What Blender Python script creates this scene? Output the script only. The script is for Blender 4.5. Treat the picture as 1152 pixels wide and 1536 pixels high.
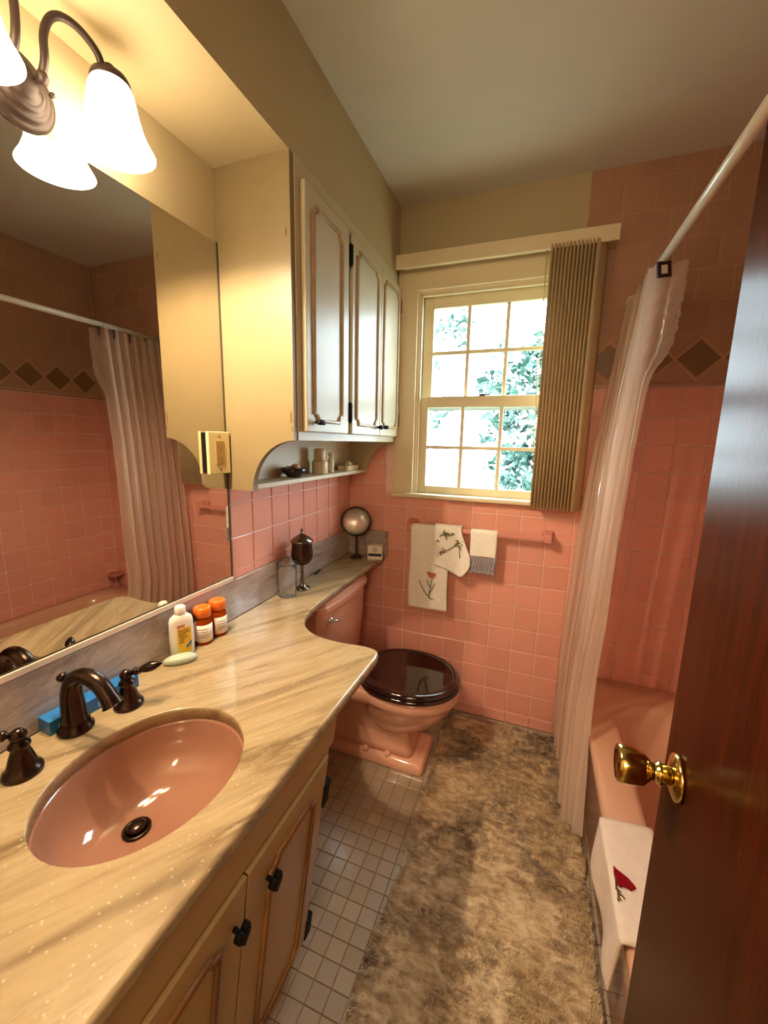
import bpy, bmesh, math, random
import numpy as np
from mathutils import Vector, Matrix

# ------------------------------------------------------------------ clear
for o in list(bpy.data.objects):
    bpy.data.objects.remove(o)
random.seed(7)
rng = np.random.default_rng(7)
S = bpy.context.scene
COL = S.collection
PI = math.pi

# ------------------------------------------------------------------ camera
YAW, PIT, ROL = 0.3556, 0.1733, 0.0204
FPX = 605.29
cf = Vector((-math.sin(YAW) * math.cos(PIT), math.cos(YAW) * math.cos(PIT), -math.sin(PIT)))
cr0 = Vector((math.cos(YAW), math.sin(YAW), 0))
cu0 = cr0.cross(cf)
cr = cr0 * math.cos(ROL) + cu0 * math.sin(ROL)
cu = -cr0 * math.sin(ROL) + cu0 * math.cos(ROL)
camd = bpy.data.cameras.new('camera')
cam = bpy.data.objects.new('camera', camd)
COL.objects.link(cam)
M = Matrix.Identity(4)
for i in range(3):
    M[i][0], M[i][1], M[i][2] = cr[i], cu[i], -cf[i]
M[0][3], M[1][3], M[2][3] = 0.8861, 0.0, 1.3432
cam.matrix_world = M
camd.sensor_fit = 'HORIZONTAL'
camd.sensor_width = 36.0
camd.lens = FPX / 1152 * 36.0
camd.clip_start = 0.01
S.camera = cam

# ------------------------------------------------------------------ world, light, exposure
SKY_STRENGTH = 13.0
SHADE_GLOW = 11.0     # frosted glass
LAMP_WATTS = 20.0     # bulb inside each bell
FILL_WATTS = 30.0
w = bpy.data.worlds.new('overcast_sky')
S.world = w
w.use_nodes = True
bg = w.node_tree.nodes['Background']
bg.inputs['Color'].default_value = (0.74, 0.92, 1.0, 1)
bg.inputs['Strength'].default_value = SKY_STRENGTH
S.view_settings.view_transform = 'Standard'
S.view_settings.look = 'None'
S.view_settings.gamma = 1.0
S.view_settings.use_curve_mapping = False
S.view_settings.exposure = 0.72
S.cycles.use_denoising = True
S.cycles.max_bounces = 10
S.cycles.transparent_max_bounces = 24
S.cycles.sample_clamp_indirect = 6.0
S.cycles.caustics_reflective = True
S.cycles.caustics_refractive = False

D = 1.8781      # back wall (tile face), y
W = 1.79        # right wall, x
H = 2.361       # ceiling
FRONT = -0.13   # wall with the doorway


def add_hall_fill():
    ld = bpy.data.lights.new('hall_fill', 'POINT')  # unseen fill light added behind the camera to lift the back wall
    ld.energy = FILL_WATTS
    ld.color = (1.0, 0.78, 0.54)
    ld.shadow_soft_size = 0.25
    lo = bpy.data.objects.new('hall_fill', ld)
    lo.location = (0.97, -1.30, 1.92)
    COL.objects.link(lo)


add_hall_fill()
pd = bpy.data.lights.new('window_portal', 'AREA')
pd.shape = 'RECTANGLE'
pd.size, pd.size_y = 0.60, 0.92
pd.cycles.is_portal = True
po = bpy.data.objects.new('window_portal', pd)
po.location = (0.635, D + 0.16, 1.55)
po.rotation_euler = (-PI / 2, 0, 0)
COL.objects.link(po)


# ------------------------------------------------------------------ materials
def srgb(r, g, b):
    def f(c):
        c /= 255.0
        return c / 12.92 if c <= 0.04045 else ((c + 0.055) / 1.055) ** 2.4
    return (f(r), f(g), f(b), 1)


MATS = {}


class NT:
    def __init__(s, name):
        s.m = bpy.data.materials.new(name)
        s.m.use_nodes = True
        s.t = s.m.node_tree
        s.b = s.t.nodes['Principled BSDF']
        s.out = s.t.nodes['Material Output']
        MATS[name] = s.m

    def n(s, typ, **kw):
        nd = s.t.nodes.new(typ)
        for k, v in kw.items():
            setattr(nd, k, v)
        return nd

    def l(s, a, b):
        s.t.links.new(a, b)

    def set(s, **kw):
        for k, v in kw.items():
            s.b.inputs[k.replace('_', ' ')].default_value = v

    def coords(s, scale=(1, 1, 1), rot=(0, 0, 0)):
        tc = s.n('ShaderNodeTexCoord')
        mp = s.n('ShaderNodeMapping')
        mp.inputs['Scale'].default_value = scale
        mp.inputs['Rotation'].default_value = rot
        s.l(tc.outputs['Object'], mp.inputs['Vector'])
        return mp.outputs['Vector']

    def noise(s, vec, scale, detail=3, rough=0.55, dist=0.0):
        nd = s.n('ShaderNodeTexNoise')
        nd.inputs['Scale'].default_value = scale
        nd.inputs['Detail'].default_value = detail
        nd.inputs['Roughness'].default_value = rough
        nd.inputs['Distortion'].default_value = dist
        if vec is not None:
            s.l(vec, nd.inputs['Vector'])
        return nd.outputs['Fac']

    def ramp(s, fac, stops):
        nd = s.n('ShaderNodeValToRGB')
        cr_ = nd.color_ramp
        while len(cr_.elements) < len(stops):
            cr_.elements.new(0.5)
        for e, (p, c) in zip(cr_.elements, stops):
            e.position = p
            e.color = c
        s.l(fac, nd.inputs['Fac'])
        return nd.outputs['Color']

    def mix(s, fac, a, b, mode='MIX'):
        nd = s.n('ShaderNodeMix', data_type='RGBA', blend_type=mode)
        for sock, v in ((nd.inputs['Factor'], fac), (nd.inputs['A'], a), (nd.inputs['B'], b)):
            if hasattr(v, 'is_output'):
                s.l(v, sock)
            else:
                sock.default_value = v
        # typed sockets: Factor float = 0, A/B colour = 6/7
        return nd

    def bump(s, h, strength=0.2, dist=0.002):
        nd = s.n('ShaderNodeBump')
        nd.inputs['Strength'].default_value = strength
        nd.inputs['Distance'].default_value = dist
        s.l(h, nd.inputs['Height'])
        s.l(nd.outputs['Normal'], s.b.inputs['Normal'])
        return nd


def mixcol(N, fac, a, b, mode='MIX'):
    nd = N.n('ShaderNodeMix', data_type='RGBA', blend_type=mode)
    for sock, v in ((nd.inputs[0], fac), (nd.inputs[6], a), (nd.inputs[7], b)):
        if isinstance(v, bpy.types.NodeSocket):
            N.l(v, sock)
        else:
            sock.default_value = v
    return nd.outputs[2]


def plain(name, col, rough=0.5, spec=0.5, metal=0.0, var=0.06, vscale=6.0, bump=0.0, bscale=60, coat=0.0):
    """a colour with a little procedural unevenness"""
    N = NT(name)
    N.set(Roughness=rough, Metallic=metal, Coat_Weight=coat, Coat_Roughness=0.05)
    N.b.inputs['Specular IOR Level'].default_value = spec
    v = N.coords()
    f = N.noise(v, vscale)
    a = tuple(c * (1 - var) for c in col[:3]) + (1,)
    b = tuple(min(1, c * (1 + var)) for c in col[:3]) + (1,)
    N.l(N.ramp(f, [(0.3, a), (0.7, b)]), N.b.inputs['Base Color'])
    if bump:
        N.bump(N.noise(v, bscale, 4), bump)
    return N.m


def tilemat(name, col, var=0.10, rough=0.14, hue=None):
    N = NT(name)
    N.set(Roughness=rough, Coat_Weight=0.3, Coat_Roughness=0.06)
    oi = N.n('ShaderNodeObjectInfo')
    a = tuple(c * (1 - var) for c in col[:3]) + (1,)
    b = tuple(min(1, c * (1 + var)) for c in col[:3]) + (1,)
    stops = [(0.0, a), (1.0, b)]
    if hue:
        stops = [(0.0, a), (0.35, col), (0.6, hue), (1.0, b)]
    base = N.ramp(oi.outputs['Random'], stops)
    v = N.coords()
    f = N.noise(v, 30, 3)
    c = mixcol(N, 0.12, base, N.ramp(f, [(0.3, a), (0.7, b)]))
    N.l(c, N.b.inputs['Base Color'])
    N.bump(N.noise(v, 22, 2), 0.05, 0.004)
    return N.m


def emis(name, col, strength):
    N = NT(name)
    N.set(Roughness=0.3)
    N.b.inputs['Base Color'].default_value = col
    N.b.inputs['Emission Color'].default_value = col
    N.b.inputs['Emission Strength'].default_value = strength
    return N.m


CREAM = plain('cream_wall_paint', srgb(190, 175, 138), 0.55, 0.3, var=0.02, bump=0.05, bscale=90)
CEIL = plain('ceiling_paint', srgb(212, 208, 196), 0.65, 0.2, var=0.02, bump=0.05, bscale=70)
PANEL = plain('cream_cabinet_panel', srgb(132, 115, 82), 0.42, 0.4, var=0.03, vscale=14)  # cream darkened in the colour to offset the strong vanity light nearby
CAB = plain('cream_cabinet_paint', srgb(198, 186, 156), 0.36, 0.22, var=0.03, vscale=8, coat=0.12)
CAB.node_tree.nodes['Principled BSDF'].inputs['Coat Roughness'].default_value = 0.32
CABDARK = plain('shelf_paint', srgb(206, 190, 160), 0.45, 0.4, var=0.03)
GILT = plain('antique_moulding', srgb(186, 154, 112), 0.30, 0.5, var=0.12, vscale=25)
VAN = plain('vanity_paint', srgb(176, 144, 92), 0.38, 0.4, var=0.05, vscale=5)
VANTRIM = plain('vanity_moulding', srgb(150, 104, 58), 0.36, 0.4, var=0.1, vscale=18)
WHITE = plain('white_trim_paint', srgb(224, 208, 172), 0.38, 0.4, var=0.02)
PINKT = tilemat('pink_tile', srgb(228, 160, 142), 0.05, 0.24)
PINKB = plain('pink_tile_base', srgb(216, 142, 128), 0.2, 0.5, var=0.05)
TANT = tilemat('tan_tile', srgb(178, 136, 110), 0.05, 0.2)
DIAT = tilemat('brown_diamond_tile', srgb(130, 98, 66), 0.06, 0.22)
GROUT = plain('pink_grout', srgb(240, 206, 190), 0.8, 0.2, var=0.05, vscale=40)
GROUTT = plain('tan_grout', srgb(188, 148, 118), 0.8, 0.2, var=0.05, vscale=40)
FLOORT = tilemat('cream_mosaic_tile', srgb(172, 154, 128), 0.10, 0.22, hue=srgb(166, 148, 134))
FGROUT = plain('floor_grout', srgb(140, 112, 86), 0.85, 0.1, var=0.1, vscale=40)
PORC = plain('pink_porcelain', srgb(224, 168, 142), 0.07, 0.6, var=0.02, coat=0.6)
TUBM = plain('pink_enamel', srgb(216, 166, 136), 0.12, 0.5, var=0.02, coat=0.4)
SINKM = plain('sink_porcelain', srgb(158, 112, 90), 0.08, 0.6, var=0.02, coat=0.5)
BRONZE = plain('oil_rubbed_bronze', srgb(58, 42, 34), 0.24, 0.6, metal=0.85, var=0.25, vscale=25)
LAMPBR = plain('brown_lamp_metal', srgb(56, 42, 35), 0.45, 0.4, metal=0.25, var=0.12, vscale=20)
BLACKM = plain('black_iron', srgb(20, 17, 17), 0.65, 0.15, metal=0.0, var=0.2)
CHROME = plain('chrome', (0.75, 0.72, 0.68, 1), 0.14, 0.5, metal=1.0, var=0.03)
BRASS = plain('polished_brass', srgb(216, 186, 108), 0.13, 0.6, metal=1.0, var=0.08, vscale=18)
PEWTER = plain('tarnished_silver', srgb(122, 112, 96), 0.22, 0.6, metal=1.0, var=0.25, vscale=30)
DARKCUP = plain('tarnished_cup', srgb(70, 52, 42), 0.3, 0.6, metal=0.8, var=0.3, vscale=25)
RODM = plain('white_rod_enamel', srgb(214, 200, 178), 0.3, 0.5, var=0.06, vscale=30)
SEATM = plain('dark_mahogany_lacquer', srgb(36, 12, 8), 0.06, 0.6, var=0.25, vscale=7, coat=0.8)
TOWEL = plain('white_terry', srgb(247, 240, 228), 0.95, 0.1, var=0.05, vscale=60, bump=0.6, bscale=420)
TOWELW = plain('white_cotton', srgb(228, 208, 190), 0.95, 0.1, var=0.04, vscale=40, bump=0.5, bscale=420)
LACE = plain('grey_lace', srgb(158, 148, 156), 0.95, 0.1, var=0.25, vscale=120, bump=0.6, bscale=300)
GREEN = plain('green_thread', srgb(104, 92, 56), 0.9, 0.1, var=0.25, vscale=60)
CORAL = plain('coral_thread', srgb(196, 116, 84), 0.9, 0.1, var=0.2, vscale=60)
REDT = plain('red_thread', srgb(128, 10, 20), 0.9, 0.1, var=0.2, vscale=80)
BLACKP = plain('black_plastic', srgb(24, 20, 20), 0.35, 0.4, var=0.1)
WHITEP = plain('white_plastic', srgb(236, 228, 214), 0.35, 0.4, var=0.02)
IVORY = plain('ivory_plastic', srgb(226, 208, 150), 0.35, 0.4, var=0.02)
TANP = plain('tan_plastic', srgb(176, 146, 86), 0.4, 0.4, var=0.03)
YEL = plain('yellow_label', srgb(232, 186, 44), 0.5, 0.3, var=0.04)
BLUEL = plain('blue_print', srgb(54, 106, 176), 0.5, 0.3, var=0.05)
PAPER = plain('paper_label', srgb(232, 218, 200), 0.6, 0.2, var=0.03)
INK = plain('brown_ink', srgb(120, 88, 60), 0.6, 0.2, var=0.1)
PINKINK = plain('pink_ink', srgb(206, 122, 110), 0.6, 0.2, var=0.1)
NAVY = plain('navy_ink', srgb(52, 60, 88), 0.6, 0.2, var=0.1)
ORANGE = plain('orange_cap', srgb(236, 112, 26), 0.3, 0.5, var=0.03)
BLUEBOX = plain('blue_carton', srgb(42, 108, 168), 0.3, 0.5, var=0.06)
SOAPM = plain('pale_green_soap', srgb(178, 190, 166), 0.35, 0.4, var=0.04)
CERAM = plain('cream_ceramic', srgb(222, 204, 164), 0.3, 0.5, var=0.03)
BOWLM = plain('dark_glazed_bowl', srgb(40, 32, 34), 0.2, 0.5, var=0.2)
SHELLM = plain('tan_shell', srgb(206, 164, 124), 0.5, 0.4, var=0.2, vscale=40)
SHELLB = plain('brown_shell', srgb(132, 90, 66), 0.45, 0.4, var=0.2, vscale=40)
MAROON = plain('maroon_hook', srgb(52, 16, 28), 0.3, 0.5, var=0.2)
PINKST = plain('dusty_pink_stone', srgb(180, 110, 92), 0.25, 0.5, var=0.06)
GRASS = plain('lawn', srgb(62, 78, 66), 0.9, 0.1, var=0.3, vscale=3)
BARK = plain('bark', srgb(98, 80, 62), 0.9, 0.1, var=0.3, vscale=12, bump=0.6, bscale=20)
HALLP = plain('hall_paint', srgb(200, 176, 130), 0.7, 0.2, var=0.03)
MLIP = plain('mirror_channel_metal', srgb(226, 206, 186), 0.3, 0.5, metal=0.15, var=0.04)
STAINM = plain('brown_chip', srgb(112, 84, 46), 0.6, 0.2, var=0.2, vscale=40)


def mk_blind():
    N = NT('tan_vinyl_slat')
    N.set(Roughness=0.5)
    v = N.coords((60, 60, 6))
    f = N.noise(v, 3, 3)
    N.l(N.ramp(f, [(0.3, srgb(206, 180, 134)), (0.7, srgb(224, 200, 156))]), N.b.inputs['Base Color'])
    return N.m


SLAT = mk_blind()


def mk_travertine(name, a, b, c, rough, rot):
    N = NT(name)
    N.set(Roughness=rough, Coat_Weight=0.25, Coat_Roughness=0.08)
    v = N.coords((1, 1, 1), rot)
    # long veins along local Y: squeeze Y
    mp = N.n('ShaderNodeMapping')
    mp.inputs['Scale'].default_value = (6.0, 0.8, 6.0)
    N.l(v, mp.inputs['Vector'])
    n1 = N.noise(mp.outputs['Vector'], 1.6, 6, 0.62, 0.9)
    n2 = N.noise(mp.outputs['Vector'], 5.0, 5, 0.6, 0.6)
    base = N.ramp(n1, [(0.32, c), (0.40, b), (0.47, a), (0.505, b), (0.53, a), (0.62, b), (0.67, c), (0.70, a)])
    fine = N.ramp(n2, [(0.34, c), (0.46, b), (0.60, a), (0.75, b)])
    col = mixcol(N, 0.35, base, fine)
    # thin brown seams
    w_ = N.n('ShaderNodeTexWave', wave_type='BANDS', bands_direction='X')
    w_.inputs['Scale'].default_value = 0.75
    w_.inputs['Distortion'].default_value = 9.0
    w_.inputs['Detail'].default_value = 4
    w_.inputs['Detail Scale'].default_value = 0.8
    mp2 = N.n('ShaderNodeMapping')
    mp2.inputs['Scale'].default_value = (2.6, 0.45, 2.6)
    N.l(v, mp2.inputs['Vector'])
    N.l(mp2.outputs['Vector'], w_.inputs['Vector'])
    seam = N.ramp(w_.outputs['Fac'], [(0.0, (0.38, 0.38, 0.38, 1)), (0.045, (0, 0, 0, 1)), (1.0, (0, 0, 0, 1))])
    col = mixcol(N, seam, col, tuple(x * 0.55 for x in c[:3]) + (1,))
    # pale specks
    vo = N.n('ShaderNodeTexVoronoi')
    vo.inputs['Scale'].default_value = 95
    N.l(v, vo.inputs['Vector'])
    sp = N.ramp(vo.outputs['Distance'], [(0.0, (0.55, 0.55, 0.55, 1)), (0.20, (0, 0, 0, 1)), (1.0, (0, 0, 0, 1))])
    patch = N.ramp(N.noise(v, 7, 2), [(0.42, (0, 0, 0, 1)), (0.52, (1, 1, 1, 1))])
    spm = mixcol(N, 1.0, sp, patch, 'MULTIPLY')
    col = mixcol(N, spm, col, srgb(220, 206, 178))
    N.l(col, N.b.inputs['Base Color'])
    return N.m


TRAV = mk_travertine('travertine_top', srgb(172, 150, 114), srgb(154, 129, 93), srgb(112, 88, 60), 0.20, (0, 0, math.radians(33)))
SPLASH = mk_travertine('grey_veined_marble', srgb(184, 166, 156), srgb(156, 138, 130), srgb(120, 102, 94), 0.07, (0, 0, math.radians(4)))


def mk_wood():
    N = NT('varnished_red_brown_door')
    N.set(Roughness=0.24, Coat_Weight=0.0)
    N.b.inputs['Specular IOR Level'].default_value = 0.03
    N.b.inputs['Specular Tint'].default_value = (0.80, 0.66, 0.40, 1)
    N.b.inputs['Coat Tint'].default_value = (1.0, 0.90, 0.66, 1)
    v = N.coords((14, 14, 0.9))
    f = N.noise(v, 3.0, 6, 0.6, 0.5)
    v2 = N.coords((90, 90, 2.5))
    g = N.noise(v2, 3.0, 3, 0.6)
    c1 = N.ramp(f, [(0.3, srgb(44, 15, 4)), (0.7, srgb(66, 25, 8))])
    c2 = N.ramp(g, [(0.35, srgb(38, 13, 4)), (0.65, srgb(66, 26, 9))])
    N.l(mixcol(N, 0.35, c1, c2), N.b.inputs['Base Color'])
    N.bump(g, 0.10, 0.001)
    return N.m


DOORW = mk_wood()


def mk_mirror():
    N = NT('silvered_glass')
    N.set(Roughness=0.0, Metallic=1.0)
    N.b.inputs['Base Color'].default_value = (0.68, 0.66, 0.62, 1)
    return N.m


MIRR = mk_mirror()


def mk_glass(name, tint=(1, 1, 1, 1), gloss=0.10, diffuse=0.0, rough=0.02, dcol=(1, 1, 1, 1), bump=0.0, bscale=40, bstretch=(1, 1, 1), translucent=0.0):
    """thin clear sheet: see-through plus a Fresnel reflection plus a little haze"""
    N = NT(name)
    t = N.t
    t.nodes.remove(N.b)
    tr = N.n('ShaderNodeBsdfTransparent')
    tr.inputs['Color'].default_value = tint
    gl = N.n('ShaderNodeBsdfGlossy')
    gl.inputs['Roughness'].default_value = rough
    fr = N.n('ShaderNodeLayerWeight')
    fr.inputs['Blend'].default_value = gloss
    m1 = N.n('ShaderNodeMixShader')
    N.l(fr.outputs['Fresnel'], m1.inputs[0])
    N.l(tr.outputs[0], m1.inputs[1])
    N.l(gl.outputs[0], m1.inputs[2])
    last = m1.outputs[0]
    if diffuse:
        df = N.n('ShaderNodeBsdfDiffuse')
        df.inputs['Color'].default_value = dcol
        src = df.outputs[0]
        if translucent:
            tl = N.n('ShaderNodeBsdfTranslucent')
            tl.inputs['Color'].default_value = dcol
            m3 = N.n('ShaderNodeMixShader')
            m3.inputs[0].default_value = translucent
            N.l(df.outputs[0], m3.inputs[1])
            N.l(tl.outputs[0], m3.inputs[2])
            src = m3.outputs[0]
        m2 = N.n('ShaderNodeMixShader')
        m2.inputs[0].default_value = diffuse
        N.l(last, m2.inputs[1])
        N.l(src, m2.inputs[2])
        last = m2.outputs[0]
    if bump:
        v = N.coords(bstretch)
        bp = N.n('ShaderNodeBump')
        bp.inputs['Strength'].default_value = bump
        bp.inputs['Distance'].default_value = 0.01
        N.l(N.noise(v, bscale, 3), bp.inputs['Height'])
        N.l(bp.outputs['Normal'], gl.inputs['Normal'])
        N.l(bp.outputs['Normal'], fr.inputs['Normal'])
    N.l(last, N.out.inputs['Surface'])
    return N.m


PANE = mk_glass('window_glass', (0.96, 0.98, 0.98, 1), 0.06)
VINYL = mk_glass('clear_vinyl', (0.94, 0.91, 0.88, 1), 0.16, 0.50, 0.09, srgb(248, 230, 216), 0.45, 34, (1, 1, 0.22), 0.55)
TUMB = mk_glass('tumbler_glass', (0.985, 0.985, 0.985, 1), 0.10, 0.04, 0.03, srgb(240, 236, 230))
AMBER = mk_glass('amber_plastic', (0.80, 0.28, 0.05, 1), 0.12, 0.45, 0.08, srgb(196, 84, 22))


def mk_shade():
    N = NT('frosted_lamp_glass')
    N.set(Roughness=0.35)
    N.b.inputs['Base Color'].default_value = (0.95, 0.9, 0.8, 1)
    N.b.inputs['Emission Color'].default_value = (1.0, 0.80, 0.54, 1)
    N.b.inputs['Emission Strength'].default_value = SHADE_GLOW
    return N.m


SHADE = mk_shade()


def mk_leaf():
    N = NT('leaf_green')
    N.set(Roughness=0.5)
    v = N.coords()
    f = N.noise(v, 1.6, 3)
    N.l(N.ramp(f, [(0.3, srgb(30, 54, 50)), (0.5, srgb(46, 74, 64)), (0.7, srgb(66, 96, 78))]), N.b.inputs['Base Color'])
    return N.m


LEAF = mk_leaf()


def mk_rug():
    N = NT('shag_pile')
    N.set(Roughness=0.95)
    N.b.inputs['Specular IOR Level'].default_value = 0.05
    N.b.inputs['Sheen Weight'].default_value = 0.25
    v = N.coords((1, 0.9, 1))
    f = N.noise(N.coords((0.7, 1.7, 1), (0, 0, -0.5)), 26, 6, 0.7, 0.6)
    g = N.noise(v, 4.5, 3)
    c1 = N.ramp(f, [(0.32, srgb(104, 78, 54)), (0.47, srgb(176, 148, 112)), (0.60, srgb(216, 192, 156))])
    c2 = N.ramp(g, [(0.35, srgb(140, 112, 80)), (0.60, srgb(200, 174, 136))])
    N.l(mixcol(N, 0.28, c1, c2), N.b.inputs['Base Color'])
    return N.m


RUGM = mk_rug()


# ------------------------------------------------------------------ object helpers
BASE = {}


def tag(o, label=None, cat=None, group=None, kind=None):
    if label:
        o['label'] = label
    if cat:
        o['category'] = cat
    if group:
        o['group'] = group
    if kind:
        o['kind'] = kind
    return o


def thing(name, base, label, cat, group=None, kind=None):
    o = bpy.data.objects.new(name, None)
    o.empty_display_size = 0.05
    o.location = base
    COL.objects.link(o)
    BASE[o.name] = Vector(base)
    return tag(o, label, cat, group, kind)


class MB:
    """collects geometry in world coordinates, becomes ONE mesh object"""

    def __init__(s):
        s.bm = bmesh.new()
        s.smooth = set()

    def _tf(s, vs, tf):
        if tf is not None:
            bmesh.ops.transform(s.bm, matrix=tf, verts=vs)

    def box(s, x0, x1, y0, y1, z0, z1, bev=0.0, seg=2, tf=None):
        r = bmesh.ops.create_cube(s.bm, size=1)
        vs = r['verts']
        for v in vs:
            v.co = Vector(((x0 + x1) / 2 + v.co.x * (x1 - x0), (y0 + y1) / 2 + v.co.y * (y1 - y0), (z0 + z1) / 2 + v.co.z * (z1 - z0)))
        if bev > 0:
            es = list({e for v in vs for e in v.link_edges})
            b = bmesh.ops.bevel(s.bm, geom=es, offset=bev, segments=seg, profile=0.5, affect='EDGES')
            vs = list({v for f in b['faces'] for v in f.verts} | {v for v in vs if v.is_valid})
            fs = {f for v in vs for f in v.link_faces}
            vs = list({v for f in fs for v in f.verts})
        s._tf(vs, tf)
        return s

    def rings(s, rings, closed=True, cap0=True, cap1=True, smooth=True):
        """loft a list of rings (lists of points)"""
        bm = s.bm
        R = [[bm.verts.new(p) for p in r] for r in rings]
        n = len(R[0])
        fs = []
        for a, b in zip(R[:-1], R[1:]):
            for i in range(n if closed else n - 1):
                j = (i + 1) % n
                try:
                    fs.append(bm.faces.new((a[i], a[j], b[j], b[i])))
                except ValueError:
                    pass
        if smooth:
            for f in fs:
                f.smooth = True
        if cap0 and closed:
            bm.faces.new(list(reversed(R[0])))
        if cap1 and closed:
            bm.faces.new(R[-1])
        return s

    def lathe(s, prof, c, n=32, tf=None, cap0=True, cap1=True, sx=1.0, sy=1.0):
        """prof [(r,z)...], axis z through c; tf rotates about c"""
        rings = []
        for r, z in prof:
            r = max(r, 1e-5)
            ring = []
            for k in range(n):
                a = 2 * PI * k / n
                p = Vector((r * math.cos(a) * sx, r * math.sin(a) * sy, z))
                if tf is not None:
                    p = tf @ p
                ring.append(p + Vector(c))
            rings.append(ring)
        return s.rings(rings, True, cap0, cap1)

    def tube(s, pts, r, n=10, caps=True):
        pts = [Vector(p) for p in pts]
        rr = r if isinstance(r, (list, tuple)) else [r] * len(pts)
        rings = []
        up = None
        for i, p in enumerate(pts):
            t = (pts[min(i + 1, len(pts) - 1)] - pts[max(i - 1, 0)]).normalized()
            if up is None:
                up = Vector((0, 0, 1)) if abs(t.z) < 0.9 else Vector((1, 0, 0))
            a = t.cross(up)
            if a.length < 1e-4:
                a = t.orthogonal()
            a.normalize()
            b = a.cross(t).normalized()
            up = b
            rings.append([p + (a * math.cos(2 * PI * k / n) + b * math.sin(2 * PI * k / n)) * rr[i] for k in range(n)])
        return s.rings(rings, True, caps, caps)

    def prism(s, poly, d0, d1, axis='x'):
        """polygon in the plane across an axis, pushed from d0 to d1. poly points are (a,b): x->(y,z) y->(x,z) z->(x,y)"""
        def P(a, b, d):
            return {'x': (d, a, b), 'y': (a, d, b), 'z': (a, b, d)}[axis]
        bm = s.bm
        A = [bm.verts.new(P(a, b, d0)) for a, b in poly]
        B = [bm.verts.new(P(a, b, d1)) for a, b in poly]
        n = len(poly)
        bm.faces.new(A)
        bm.faces.new(list(reversed(B)))
        for i in range(n):
            j = (i + 1) % n
            bm.faces.new((A[j], A[i], B[i], B[j]))
        return s

    def quad(s, a, b, c, d):
        s.bm.faces.new([s.bm.verts.new(p) for p in (a, b, c, d)])
        return s

    def grid(s, fn, nu, nv, thick=0.0):
        """surface fn(u,v)->point; optional thickness made later by solidify-like offset"""
        bm = s.bm
        V = [[bm.verts.new(fn(i / nu, j / nv)) for j in range(nv + 1)] for i in range(nu + 1)]
        for i in range(nu):
            for j in range(nv):
                f = bm.faces.new((V[i][j], V[i + 1][j], V[i + 1][j + 1], V[i][j + 1]))
                f.smooth = True
        return s

    def build(s, name, mat, parent=None, label=None, cat=None, group=None, kind=None, smooth_angle=None, solid=0.0, recalc=True):
        if recalc:
            bmesh.ops.recalc_face_normals(s.bm, faces=s.bm.faces)
        base = Vector((0, 0, 0))
        if parent is not None:
            base = BASE[parent.name]
        else:
            # origin at the foot of the mesh
            xs = [v.co for v in s.bm.verts]
            mn = Vector((min(v.x for v in xs), min(v.y for v in xs), min(v.z for v in xs)))
            mx = Vector((max(v.x for v in xs), max(v.y for v in xs), max(v.z for v in xs)))
            base = Vector(((mn.x + mx.x) / 2, (mn.y + mx.y) / 2, mn.z))
        for v in s.bm.verts:
            v.co -= base
        me = bpy.data.meshes.new(name)
        s.bm.to_mesh(me)
        s.bm.free()
        for m in (mat if isinstance(mat, (list, tuple)) else [mat]):
            me.materials.append(m)
        o = bpy.data.objects.new(name, me)
        COL.objects.link(o)
        if parent is not None:
            o.parent = parent
            BASE[o.name] = base
        else:
            o.location = base
            BASE[o.name] = base
        if solid:
            md = o.modifiers.new('thick', 'SOLIDIFY')
            md.thickness = solid
            md.offset = 0
        return tag(o, label, cat, group, kind)


def rot(axis, ang):
    return Matrix.Rotation(ang, 4, axis)


def about(c, m):
    return Matrix.Translation(Vector(c)) @ m @ Matrix.Translation(-Vector(c))


def arc(c, r, a0, a1, n):
    return [(c[0] + r * math.cos(a0 + (a1 - a0) * i / n), c[1] + r * math.sin(a0 + (a1 - a0) * i / n)) for i in range(n + 1)]


def smoothpts(pts, it=3):
    """Chaikin corner cutting of an open polyline"""
    pts = [Vector(p) for p in pts]
    for _ in range(it):
        q = [pts[0]]
        for a, b in zip(pts[:-1], pts[1:]):
            q += [a * 0.75 + b * 0.25, a * 0.25 + b * 0.75]
        q.append(pts[-1])
        pts = q
    return pts


# ================================================================== SETTING
def structure_box(name, boxes, mat, label, cat, bev=0.0):
    m = MB()
    for b in boxes:
        m.box(*b, bev=bev)
    return m.build(name, mat, None, label, cat, kind='structure')


G = 0.004   # grout recess behind the tile faces
floor = structure_box('floor', [(-0.1, W + 0.1, FRONT - 1.6, D + 0.14, -0.06, -0.002)], FGROUT, 'bathroom floor of small square cream mosaic tiles with brown joints', 'floor')
ceiling = structure_box('ceiling', [(-0.1, W + 0.1, FRONT - 1.6, D + 0.14, H, H + 0.06)], CEIL, 'plain painted bathroom ceiling above soffit and window', 'ceiling')

# window opening in the back wall
WX0, WX1, WZ0, WZ1 = 0.335, 0.945, 1.10, 2.01
wb = MB()
yb0, yb1 = D + G, D + 0.13
wb.box(-0.1, WX0, yb0, yb1, 0, H)
wb.box(WX1, W + 0.1, yb0, yb1, 0, H)
wb.box(WX0, WX1, yb0, yb1, 0, WZ0)
wb.box(WX0, WX1, yb0, yb1, WZ1, H)
wall_back = wb.build('wall_back', GROUT, None, 'far bathroom wall holding the window, pink tile below', 'wall', kind='structure')
pl_ = MB()
pl_.box(0.0, 0.998, D + 0.0005, D + G, WZ1, H)
pl_.box(0.0, WX0, D + 0.0005, D + G, 1.60, WZ1)
pl_.box(WX1, 0.998, D + 0.0005, D + G, 1.60, WZ1)
pl_.build('plaster', CREAM, wall_back)
MB().box(0.998, W, D + 0.0015, D + G, 1.585, H).build('grout_bed', GROUTT, wall_back)

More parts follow.
